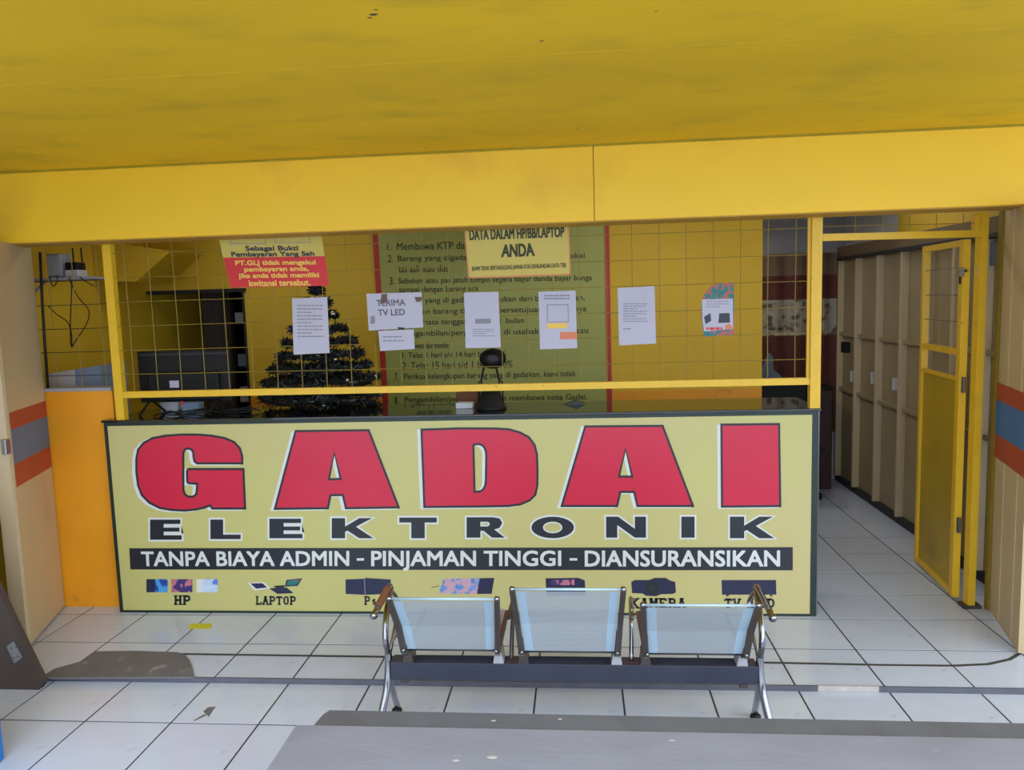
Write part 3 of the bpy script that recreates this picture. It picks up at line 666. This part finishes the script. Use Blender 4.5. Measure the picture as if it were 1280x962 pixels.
# ------------------------------------------------------------------ banner on the back wall
YV = YB - .012
bn = thing('rules_banner', 'large green banner with numbered pawn rules and red borders on the back wall', 'banner', (-.7, YB, .6))
MB().prism([W(465.5,270,YV), W(757.5,262,YV), W(768,560,YV), W(487,560,YV)], (0,.004,0)).build('sheet', GRB, bn)
MB().prism([W(464,270,YV-.001), W(471,270,YV-.001), W(489,560,YV-.001), W(482,560,YV-.001)], (0,.001,0)).build('border', RBAN, bn)
MB().prism([W(754.5,262,YV-.001), W(761,262,YV-.001), W(766,560,YV-.001), W(759.5,560,YV-.001)], (0,.001,0)).build('border', RBAN, bn)
mb = MB(); Yt = YV-.002
def bl(s_, x0, x1, y, h=9): text(mb, s_, [(x0,y-h*.5+.004*0),(x1,y-h*.5-(x1-x0)*.018),(x1,y+h*.5-(x1-x0)*.018),(x0,y+h*.5)], Yt, .007)
for s_, x0, x1, y in (('1.',484,489,308),('Membawa KTP dan kartu identitas serta',496,686,308),('2.',485,491,323),('Barang yang digadaikan bukan barang yang di sukai',497,731,324),
    ('tas asli atau dus',498,560,336),('3.',487,493,351),('Sebelum atau pas jatuh tempo segera bayar denda bayar bunga',498,740,352),('sampai dengan barang ada',499,598,363),
    ('4. Barang yang di gadaikan itu bukan dari barang curian,',488,731,377),('dengan barang tidak atas persetujuan yang punya',506,733,390.5),
    ('5. Batas masa tenggang waktu 1 bulan',490,655,404),('6. Pengambilan/perpanjangan di usahakan tunai atau',491,735,418),('lewat jalur transfer.',518,562,433),
    ('1. Telat 1 hari s/d 14 hari bunga 5%',503,632,445),('2. Telat 15 hari s/d 1 bulan 10%',503,641,457),('7.',493,498,471),('Periksa kelengkapan barang yang di gadaikan, kami tidak',505,720,471.5),
    ('8.',493,498,500),('Pengambilan/penebusan harus membawa nota Gadai.',506,734,500.5)):
    bl(s_, x0, x1, y)
mb.build('lettering', TXG, bn)

# ------------------------------------------------------------------ dark tinsel tree behind the counter
tx, ty = W(400,440,5.42).x, 5.42
tr_ = thing('christmas_tree', 'dark tinsel christmas tree behind the counter left of the green banner', 'tree', (tx, ty, 0))
MB().tube([(tx,ty,.12),(tx,ty,1.95)], .016, 8).build('trunk', BLK, tr_)
MB().lathe((tx,ty,0), [(0,0),(.17,0),(.17,.03),(.13,.05),(.12,.16),(0,.16)]).build('pot', BLKS, tr_)
tiers = [(362,382,7),(386,397,15),(400,424,22),(410,386,0)]
lv = [(362,10),(378,20),(394,27),(411,39),(427,49),(443,56),(458,66),(474,75),(494,78),(512,80),(530,80),(548,80)]
for idx, (v, rp_) in enumerate(lv):
    c_ = W(404, v, ty); z = c_.z; r = max(rp_-5, 6)*ty/964
    mb = MB(); cn = Vector((tx, ty, z)); n = int(400 + r*4800)
    for k in range(n):
        a_ = random.uniform(0, 2*PI); rr = r*(random.uniform(.92,1.05) if k % 4 else random.uniform(.2,.9))
        base = cn + Vector((rr*math.cos(a_), rr*math.sin(a_), random.gauss(0,.007)+.012*math.sin(a_*5+idx)))
        dr = Vector((random.gauss(0,1), random.gauss(0,1), random.gauss(0,.75))).normalized()*random.uniform(.7,1.2)*.036
        sd_ = dr.cross(Vector((random.gauss(0,1),random.gauss(0,1),random.gauss(0,1)))).normalized()*.0045
        mb.quad(base-sd_, base+sd_, base+dr+sd_*.7, base+dr-sd_*.7)
    nb = 10
    for k in range(nb):
        a_ = 2*PI*k/nb; mb.tube([cn, cn+Vector((r*math.cos(a_), r*math.sin(a_), 0))], [.014,.009], 5)
    mb.tube([cn+Vector((r*math.cos(a_*PI/12), r*math.sin(a_*PI/12), .012*math.sin(a_*PI/12*5+idx))) for a_ in range(25)], .013, 6)
    mb.build('branch_tier', PINS, tr_)['kind'] = 'stuff'
for u, v, s_ in ((398,373,.022),(416,392,.02),(397,445,.018),(419,449,.014),(434,475,.014),(405,507,.02),(366,450,.012),(364,480,.013),(436,508,.011),(470,470,.010),(343,505,.011)):
    q = W(u, v, ty-.33*abs(v-350)/160-.03); MB().ball(q, s_, 8, 6).build('bauble', SILV, tr_, True)

# ------------------------------------------------------------------ things on the counter
ZK = ZC + .014
Yt = 4.62
tvp = [W(170,440,Yt), W(288,437,Yt), W(290,508,Yt), W(175,512,Yt)]
tv = thing('television', 'black flat television seen from behind on the left end of the counter', 'television', ((tvp[0].x+tvp[1].x)/2, Yt, ZK))
zt0 = ZK + .075
xa, xb, zz = W(174,480,Yt).x, W(289,480,Yt).x, W(230,438,Yt).z
MB().box((xa, Yt, zt0), (xb, Yt+.02, zz), .004).build('screen', BLK, tv)
MB().box((xa+.07, Yt-.03, zt0+.01), (xb-.07, Yt, zt0+.19), .01).build('back_cover', BLK, tv)
MB().box((xa+.012, Yt-.008, zz-.03), (xb-.012, Yt, zz-.012), .002).build('ridge', BLKS, tv)
for x in (xa+.07, xb-.09): MB().tube([(x-.03, Yt-.09, ZK+.006), (x, Yt, zt0+.02), (x+.03, Yt+.10, ZK+.006)], .008, 6).build('foot', BLK, tv)
q = W(218,480,Yt-.03); MB().box((q.x-.03, Yt-.032, q.z-.022), (q.x+.03, Yt-.03, q.z+.022)).build('label', PAP, tv)
q = W(228,504,Yt-.03); MB().box((q.x-.006, Yt-.032, q.z-.014), (q.x+.006, Yt-.03, q.z+.014)).build('sticker', RSGN, tv)
q = W(240,517,4.72); tag(MB().box((q.x-.055, 4.70, ZK), (q.x+.055, 4.78, ZK+.06), .004).build('small_box', BLUP), 'pale blue box on the counter under the television', 'box')
q = G(158,488,ZK); tag(MB().box((-2.72,4.76,ZK), (-2.60,4.84,ZK+.10), .006).build('paper_pile', WPL), 'small white pack on the counter left of the television', 'pack')
mb = MB()
for k in range(3):
    y = 4.5 + .07*k; pts = [(-2.62+.0*k, y, ZK+.006)]
    for j in range(1, 8): pts.append((-2.62+j*.09, y+.04*math.sin(j*1.7+k*2), ZK+.006+.012*(1+math.sin(j*2.1+k))))
    mb.tube(pts, .004, 5)
tag(mb.build('cable_tangle', BLK, None, True), 'tangle of thin black cables on the counter below the television', 'cables', kind='stuff')
# round headed desk fan
Yd = 4.60; q = W(616,448,Yd); bx = W(614,510,Yd).x
ln = thing('desk_fan', 'small black desk fan with round head on the middle of the counter', 'fan', (bx, Yd, ZK))
MB().lathe((bx,Yd,ZK), [(0,0),(.095,0),(.095,.012),(.075,.03),(.06,.10),(.045,.12),(0,.12)]).build('base', BLK, ln, True)
for s_ in (-1, 1): MB().tube([(bx+s_*.045,Yd,ZK+.05),(bx+s_*.055,Yd,ZK+.17),(bx+s_*.03,Yd,q.z-.02)], .007, 6).build('stand', BLK, ln, True)
hm = MB()
for k in range(15):
    s2 = -1+2*(k+.0)/14; r = .078*math.sqrt(max(.05, 1-s2*s2*.7))
    hm.tube([(q.x+r*math.cos(a_*PI/12), Yd+s2*.04, q.z+r*.75*math.sin(a_*PI/12)) for a_ in range(25)], .0032, 4)
hm.build('guard', BLK, ln); MB().ball((q.x,Yd+.01,q.z), .06, 12, 8, (1.1,.5,.8)).build('head', BLKS, ln, True)
for s_ in (-.1, .1): MB().tube([(bx+s_*.75,Yd+.0,ZK+.01),(bx+s_*.7,Yd,ZK+.17)], .006, 6).build('side_rod', BLK, ln)
tag(MB().box((W(571,510,4.66).x,4.62,ZK), (W(592,510,4.66).x,4.70,ZK+.035), .003).build('paper_box', WPL), 'white little box in front of the brown box beside the fan', 'box')
tag(MB().box((W(572,510,4.8).x,4.76,ZK), (W(600,510,4.8).x,4.86,ZK+.085), .003).build('cardboard_box', BRN2), 'brown cardboard box behind the white little box', 'box')
x0, x1 = W(705,505,4.7).x, W(732,505,4.7).x; xm = (x0+x1)/2
tag(MB().prism([(x0,4.7,ZK),(x1,4.7,ZK),(xm+.01,4.7,ZK+.026)], (0,.08,0)).build('tent_card', DGRN), 'dark green tent-shaped card on the counter before the banner', 'card')

# ------------------------------------------------------------------ left corner: shelf, modem, cables, white cabinet, hanging box
Ya = 4.95; zs = W(100,350,Ya).z
sh = thing('wall_shelf', 'grey wall shelf high behind the wire screen on the left', 'shelf', (-3.4, Ya, zs))
MB().box((XL, Ya-.12, zs), (W(130,350,Ya).x, Ya+.14, zs+.016)).build('board', GWAL, sh)
MB().bar((XL+.005,Ya,zs-.14),(XL+.18,Ya,zs), .02,.012).build('bracket', GWAL, sh)
zf = zs+.017
x = W(74,330,Ya).x; tag(MB().box((x-.055,Ya-.06,zf),(x+.055,Ya+.06,zf+.16),.012).build('plastic_case', GWAL), 'grey plastic case on the left end of the high wall shelf', 'case')
x = W(94,330,Ya).x; t = thing('modem', 'white and black modem on the high wall shelf', 'modem', (x,Ya,zf)); MB().box((x-.05,Ya-.05,zf),(x+.05,Ya+.05,zf+.05),.006).build('body', WPL, t); MB().box((x-.045,Ya-.045,zf+.05),(x+.045,Ya+.045,zf+.10),.006).build('cover', BLK, t)
for s_ in (-.03,.03): MB().tube([(x+s_,Ya+.03,zf+.10),(x+s_,Ya+.03,zf+.20)], .005, 6).build('antenna', BLK, t)
mb = MB()
for pts in ([(86,347),(97,370),(111,388),(108,405),(95,425),(89,433),(88,405),(90,350)], [(60,382),(70,392),(84,402),(89,415),(90,432)], [(62,345),(66,358),(72,350),(70,344)], [(100,346),(108,352),(117,357)]):
    P = [W(u, v, Ya-.16) for u, v in pts]; Q = []
    for i in range(len(P)-1):
        a0 = P[max(i-1,0)]; a1 = P[i]; a2 = P[i+1]; a3 = P[min(i+2,len(P)-1)]
        for s_ in range(4):
            f = s_/4; Q.append(.5*((2*a1)+(a2-a0)*f+(2*a0-5*a1+4*a2-a3)*f*f+(3*a1-a0-3*a2+a3)*f*f*f))
    mb.tube(Q+[P[-1]], .0035, 5)
tag(mb.build('hanging_cables', BLK, None, True), 'loose dark cables dangling below the high wall shelf', 'cables')
tag(MB().tube([W(50,315,4.42), W(53,380,4.42), W(56,430,4.42), W(60,485,4.42)], .008, 6).build('black_cable', BLK, None, True), 'black cable running down the edge of the striped left door leaf', 'cable')
Yw = 4.80
cb_ = thing('storage_cabinet', 'white cabinet behind the wire screen above the orange half wall', 'cabinet', (-3.3, Yw, 0))
pA, pB = W(60,467,Yw), W(92,462,Yw); pC = W(124,456.5,Yw)
MB().hexa([(pA.x,Yw,0),(pB.x,Yw,0),(pB.x,Yw+.3,0),(pA.x,Yw+.3,0),(pA.x,Yw,pA.z),(pB.x,Yw,pB.z),(pB.x,Yw+.3,pB.z),(pA.x,Yw+.3,pA.z)]).build('side_panel', WPL, cb_)
MB().hexa([(pB.x+.002,Yw+.01,0),(pC.x,Yw+.01,0),(pC.x,Yw+.3,0),(pB.x+.002,Yw+.3,0),(pB.x+.002,Yw+.01,pB.z),(pC.x,Yw+.01,pC.z),(pC.x,Yw+.3,pC.z),(pB.x+.002,Yw+.3,pB.z)]).build('front_panel', BLUP, cb_)
Yx = 5.75
tag(MB().prism([W(84,302,Yx),W(140,303,Yx),W(213,314,Yx),W(170,352,Yx),W(84,350,Yx)], (0,.5,0)).build('boxed_soffit', YIN), 'yellow boxed-in bulkhead under the ceiling in the left inner corner', 'bulkhead', kind='structure')

# ------------------------------------------------------------------ back room through the doorway
t = thing('wall_notice', 'white and purple notice on the yellow wall beyond the doorway', 'notice', (W(232,420,7.6).x, 7.595, 1.6))
sheet([(220,401),(243,400.5),(244,418),(221,418.5)], 7.594, .002).build('upper_sheet', PAP, t)
sheet([(221,419.5),(244,419),(245,438),(222,438.5)], 7.594, .002).build('lower_sheet', BLUP, t)
mb = MB(); x0 = W(257,430,7.2).x; x1 = W(288.5,430,7.2).x
for k in range(16):
    a_ = x0+(x1-x0)*k/16; b_ = x0+(x1-x0)*(k+1)/16; ya = 7.2+.03*math.sin(k*1.6); yb = 7.2+.03*math.sin((k+1)*1.6)
    mb.quad((a_,ya,.02),(b_,yb,.02),(b_,yb,2.4),(a_,ya,2.4)); mb.quad((a_,ya+.004,.02),(b_,yb+.004,.02),(b_,yb+.004,2.4),(a_,ya+.004,2.4))
tag(mb.build('curtain', CURT), 'grey brown curtain hanging beyond the doorway', 'curtain')
x0 = W(290,430,7.2).x; x1 = W(325,430,7.2).x
t = thing('dark_cupboard', 'tall black open cupboard beyond the doorway beside the curtain', 'cupboard', ((x0+x1)/2, 7.4, 0))
MB().box((x0,7.5,0),(x1,7.54,2.3)).box((x0,7.2,0),(x0+.03,7.5,2.3)).box((x1-.03,7.2,0),(x1,7.5,2.3)).build('carcass', BLK, t)
shz = [.5, .95, 1.30, 1.72, 2.27]
for z in shz: MB().box((x0+.03,7.22,z-.02),(x1-.03,7.5,z)).build('shelf', BLK, t)
for i, (z, h, mm, lb) in enumerate(((1.72,.10,WPL,'white packet on the upper shelf of the dark cupboard'),(1.30,.12,BLUP,'blue packet on the middle shelf of the dark cupboard'),(.95,.15,WPL,'white packet on the lower shelf of the dark cupboard'))):
    tag(MB().box((x0+.04,7.21,z+.001),(x0+.17,7.32,z+h),.006).build('packet', mm), lb, 'packet')

# ------------------------------------------------------------------ corridor end: draped cloth, chair
Ye = 7.66; xa, xb = W(948,400,Ye).x, W(1046,400,Ye).x
dr = thing('draped_cloth', 'maroon and floral cloth hung on the wall at the corridor end', 'cloth', ((xa+xb)/2, Ye, .4))
for v0, v1, mm, nm in ((317,344,BRCL,'brown_band'),(344,374,MAR,'maroon_band'),(374,419,FLOR,'floral_band'),(419,540,MAR,'maroon_band')):
    z0 = W(1000,v1,Ye).z; z1_ = W(1000,v0,Ye).z; mb = MB()
    for k in range(24):
        a_ = xa+(xb-xa)*k/24; b_ = xa+(xb-xa)*(k+1)/24; ya = Ye+.02*math.sin(k*.9); yb = Ye+.02*math.sin((k+1)*.9)
        for o_ in (0,.004): mb.quad((a_,ya+o_,z0),(b_,yb+o_,z0),(b_,yb+o_,z1_),(a_,ya+o_,z1_))
    mb.build(nm, mm, dr)
hx = W(975,470,6.9).x
ch = thing('office_chair', 'dark office chair under a pale blue cloth beyond the end of the yellow wall', 'chair', (hx+.1, 6.9, 0))
MB().box((hx-.15,6.75,.45),(hx+.35,7.2,.52),.02).build('seat', BLK, ch)
MB().box((hx-.12,7.18,.55),(hx+.32,7.23,1.05),.02).build('backrest', BLK, ch)
MB().tube([(hx+.1,6.98,.08),(hx+.1,6.98,.45)], .03).build('column', BLK, ch)
for k in range(5):
    a_ = 2*PI*k/5; MB().tube([(hx+.1,6.98,.09),(hx+.1+.27*math.cos(a_),6.98+.27*math.sin(a_),.04)], .018).ball((hx+.1+.27*math.cos(a_),6.98+.27*math.sin(a_),.03), .03).build('leg', BLK, ch)
P = [(952,495),(950,470),(957,450),(962,441),(966,446),(967,462),(975,468),(984,480),(987,500),(985,560),(952,560)]
tag(MB().prism([W(u,v,7.245) for u, v in P], (0,.02,0)).build('blue_cloth', BLUC), 'pale blue cloth slung over the dark office chair', 'cloth')
x0 = W(1022,540,7.4).x
x0 -= .16
t = thing('black_cabinet', 'low dark cabinet against the wall at the far end of the corridor', 'cabinet', (x0+.15, 7.5, 0))
MB().box((x0-.15,7.35,0),(x0+.28,7.62,.95),.01).build('body', mat('dark_maroon_wood', (.22,.12,.11), .6)  , t)
MB().box((x0-.16,7.34,.95),(x0+.29,7.63,.97)).build('top', BLK, t)
q = SX(1042,478,XR-.06); tag(MB().box((XR-.10,7.28,.97+.32),(XR-.04,7.36,.97+.42),.004).build('wall_switch_box', BLK), 'small black box fixed at the far end of the tan folding gate', 'box')

# ------------------------------------------------------------------ three-seat steel bench
bx0, bx1 = -.815, .695
bt = thing('waiting_bench', 'three-seat chrome and perforated steel waiting bench facing the counter', 'bench', (-.06, 3.1, -.025))
MB().box((bx0, 3.03, .285), (bx1, 3.11, .360), .004).build('beam', NAVY, bt)
backs = [(-.760,-.335,.705,.435), (-.275,.152,.745,.432), (.225,.655,.684,.428)]
for i, (x0, x1, zt_, zb_) in enumerate(backs):
    yt_, yb_ = 2.865, 2.985; inn = .018
    mid = .55; zm = zb_+(zt_-zb_)*.45; ym = yb_ - .035
    xl = lambda z: x0 + inn*(zt_-z)/(zt_-zb_); xr = lambda z: x1 - inn*(zt_-z)/(zt_-zb_)
    prof = [(yb_+.012, zb_), (ym, zm), ((ym+yt_)/2-.004, (zm+zt_)/2), (yt_, zt_-.01)]
    def strip(fa, fb):
        mb = MB()
        for (ya,za),(yc,zc) in zip(prof, prof[1:]):
            mb.quad((fa(za),ya,za),(fb(za),ya,za),(fb(zc),yc,zc),(fa(zc),yc,zc))
            mb.quad((fa(za),ya+.002,za),(fb(za),ya+.002,za),(fb(zc),yc+.002,zc),(fa(zc),yc+.002,zc))
        return mb
    bk = strip(lambda z: xl(z)+.05, lambda z: xr(z)-.05).build('backrest', PERF, bt)
    strip(lambda z: xl(z)+.014, lambda z: xl(z)+.05).build('plain_margin', SOLB, bk); strip(lambda z: xr(z)-.05, lambda z: xr(z)-.014).build('plain_margin', SOLB, bk)
    MB().tube([(x0+.004, yt_, zt_), (x1-.004, yt_, zt_)], .006, 8).build('top_roll', SOLB, bk, True)
    MB().tube([(xl(zb_)+.012, yb_+.012, zb_), (xr(zb_)-.012, yb_+.012, zb_)], .004, 6).build('lower_roll', BLKS, bk, True)
    seat = MB().box((x0+.03, 3.03, .418), (x1-.03, 3.44, .424)).build('seat', PERF, bt)
    MB().tube([(x0+.03, 3.45, .414), (x1-.03, 3.45, .414)], .010, 8).build('front_roll', SOLB, seat, True)
    for sx, f in ((-1, xl), (1, xr)):
        mb = MB()
        pp = [(f(zt_), yt_, zt_), (f(zm), ym-.002, zm), (f(zb_), yb_, zb_), (f(zb_)-sx*.004, 3.02, .415)]
        for p_, q_ in zip(pp, pp[1:]): mb.bar(p_, q_, .020, .026, up=(0,1,0))
        xq = f(zb_)-sx*.004
        mb.bar((xq, 3.01, .418), (xq, 3.44, .412), .02, .02)
        mb.build('side_bar', BRZ, bt)
        MB().ball((f(zt_), yt_-.002, zt_+.001), .012, 8, 6).build('end_cap', CHR, bt, True)
        MB().ball((xq, yb_-.022, zb_+.012), .008, 8, 6).build('bolt', CHR, bt, True)
        MB().hexa([(xq-.022,3.035,.36),(xq+.022,3.035,.36),(xq+.022,3.10,.36),(xq-.022,3.10,.36),(xq-.014,3.03,.408),(xq+.014,3.03,.408),(xq+.014,3.12,.408),(xq-.014,3.12,.408)]).build('bracket', GWAL if sx>0 else BRZ, bt)
def smooth(P, n=5):
    P = [Vector(p) for p in P]; Q = []
    for i in range(len(P)-1):
        a0 = P[max(i-1,0)]; a1 = P[i]; a2 = P[i+1]; a3 = P[min(i+2,len(P)-1)]
        for s_ in range(n):
            f = s_/n; Q.append(.5*((2*a1)+(a2-a0)*f+(2*a0-5*a1+4*a2-a3)*f*f+(3*a1-a0-3*a2+a3)*f*f*f))
    return Q+[P[-1]]
for sx, xe in ((-1, bx0), (1, bx1)):
    o_ = sx*.012
    MB().tube(smooth([(xe+o_,3.06,.40),(xe+o_,3.05,.33),(xe+o_+sx*.006,3.02,.24),(xe+o_+sx*.03,2.93,.10),(xe+o_+sx*.045,2.82,0)]), [.016]*21, 8).build('leg', CHR, bt, True)
    MB().tube(smooth([(xe+o_,3.07,.36),(xe+o_+sx*.004,3.09,.26),(xe+o_+sx*.02,3.20,.12),(xe+o_+sx*.04,3.33,.0)]), .014, 8).build('leg', CHR, bt, True)
    for y in (2.82, 3.33): MB().lathe((xe+o_+sx*.045,y,-.025), [(0,0),(.024,0),(.024,.012),(.012,.025),(0,.025)], 10).build('foot', BLK, bt, True)
    ar = MB().tube(smooth([(xe+o_,3.06,.38),(xe+o_+sx*.004,3.04,.46),(xe+o_+sx*.010,3.10,.55),(xe+o_+sx*.016,3.20,.600),(xe+o_+sx*.018,3.215,.618),(xe+o_+sx*.020,3.18,.625),(xe+o_+sx*.024,2.97,.600)]), .013, 8).build('armrest', CHR, bt, True)
    MB().ball((xe+o_+sx*.024,2.955,.598), .017, 10, 8).build('end_ball', CHR, ar, True)
    MB().tube(smooth([(xe+o_+sx*.002,3.06,.36),(xe+o_-sx*.012,3.14,.46),(xe+o_-sx*.006,3.24,.54),(xe+o_+sx*.014,3.215,.600)]), .009, 8).build('arm_stay', CHR, ar, True)
    MB().box((xe-sx*.055-.018, 3.04, .262), (xe-sx*.055+.018, 3.10, .285), .004).build('clamp', BRZ, bt)
MB().tube(smooth([(bx0-.012-.020,3.17,.626),(bx0-.012-.022,3.08,.614),(bx0-.012-.024,3.02,.607)]), .0165, 8).build('brown_wrap', mat('brown_tape', (.48,.30,.20), .5), bt, True)
for x in (-.305, .190):   # inner arm loops seen between the backrests
    MB().tube(smooth([(x,3.05,.37),(x+.005,3.10,.50),(x+.008,3.18,.585),(x+.004,3.05,.590),(x,2.99,.575)]), .009, 8).build('armrest', CHR if x > 0 else BRZ, bt, True)

# ------------------------------------------------------------------ grey board bench in the foreground
zb2 = .45
a0, a1_ = G(370,905,zb2), G(1280,924,zb2)
gb = thing('board_bench', 'grey painted wooden board bench along the bottom of the view', 'bench', (.6, 2.2, -.03))
MB().box((a0.x, 1.86, zb2-.035), (2.3, a0.y, zb2), .004).build('plank', GRAY, gb)
r0, r1 = G(392,905,zb2-.012), G(405,887,zb2-.012)
yy = r1.y; xx0 = r0.x
MB().prism([(xx0,a0.y+.004,zb2-.012),(xx0+.012,yy-.028,zb2-.012),(r1.x+.02,yy,zb2-.012),(2.28,yy-.012,zb2-.012),(2.28,a0.y+.004,zb2-.012)], (0,0,-.033)).build('rear_plank', GRAYD, gb)
for x in (-.72, .75, 2.05):
    for y in (1.93, 2.36): MB().box((x-.03,y-.03,-.031),(x+.03,y+.03,zb2-.035)).build('leg', GRAYD, gb)
    MB().box((x-.02,1.96,.12),(x+.02,2.33,.17)).build('stretcher', GRAYD, gb)
mb = MB()
for u, v, r in ((1007-390,905-5,.006),(840,925,.008),(822,918,.004),(700,898,.005),(570,950,.010),(615,946,.013),(1170,938,.006),(900,925,.004),(1100,925,.006)):
    p = G(u, v, zb2); mb.ball(p+Vector((0,0,-.001)), r, 7, 4, (1.6,.8,.2))
mb.build('paint_splash', CEMW, gb)['kind'] = 'stuff'

# ------------------------------------------------------------------ lower left: leaning board, blue crate
Yl = G(50,862,-.025).y
bd = thing('leaning_board', 'dark brown wooden board with metal hinge plate leaning at the lower left', 'board', (-2.9, Yl, -.03))
MB().prism([W(53,853,Yl),W(48,864,Yl),W(-90,867,Yl),W(-90,600,Yl),W(-70,600,Yl)], (0,.04,0)).build('board', BRN, bd)
MB().prism([W(8,808,Yl-.004),W(17,801,Yl-.004),W(28,821,Yl-.004),(W(18,829,Yl-.004))], (0,.005,0)).build('hinge_plate', ALU, bd)
for u, v in ((14,810),(22,820),(20,808),(17,822)): MB().ball(W(u,v,Yl-.006), .004, 6, 4).build('screw', BRZ, bd)
xq = W(9,962,2.9).x
t = thing('blue_crate', 'blue plastic crate cut off by the left border', 'crate', (xq-.2, 2.72, -.025))
MB().box((xq-.40,2.55,-.025), (xq,2.9,.62), .01).build('body', BLUB, t)
MB().box((xq-.41,2.54,.62), (xq+.008,2.91,.66), .004).build('rim', BLUB, t)

for o in bpy.data.objects:
    if o.name.split('.')[0] in ('print', 'lettering', 'caption'): o['kind'] = 'stuff'      # rows of small flat print

GROUPS = {'paper_notice': 'paper notices taped to the wire grille', 'ceiling_lamp': 'tube lamps on the inner ceilings', 'packet': 'packets in the dark cupboard',
          'folding_door_leaf': 'folding door leaves at both sides of the shop front', 'payment_sign': 'cards hung at the top of the grille', 'data_warning_sign': 'cards hung at the top of the grille'}
for o in bpy.data.objects:
    k = o.name.split('.')[0]
    if o.parent is None and k in GROUPS: o['group'] = GROUPS[k]
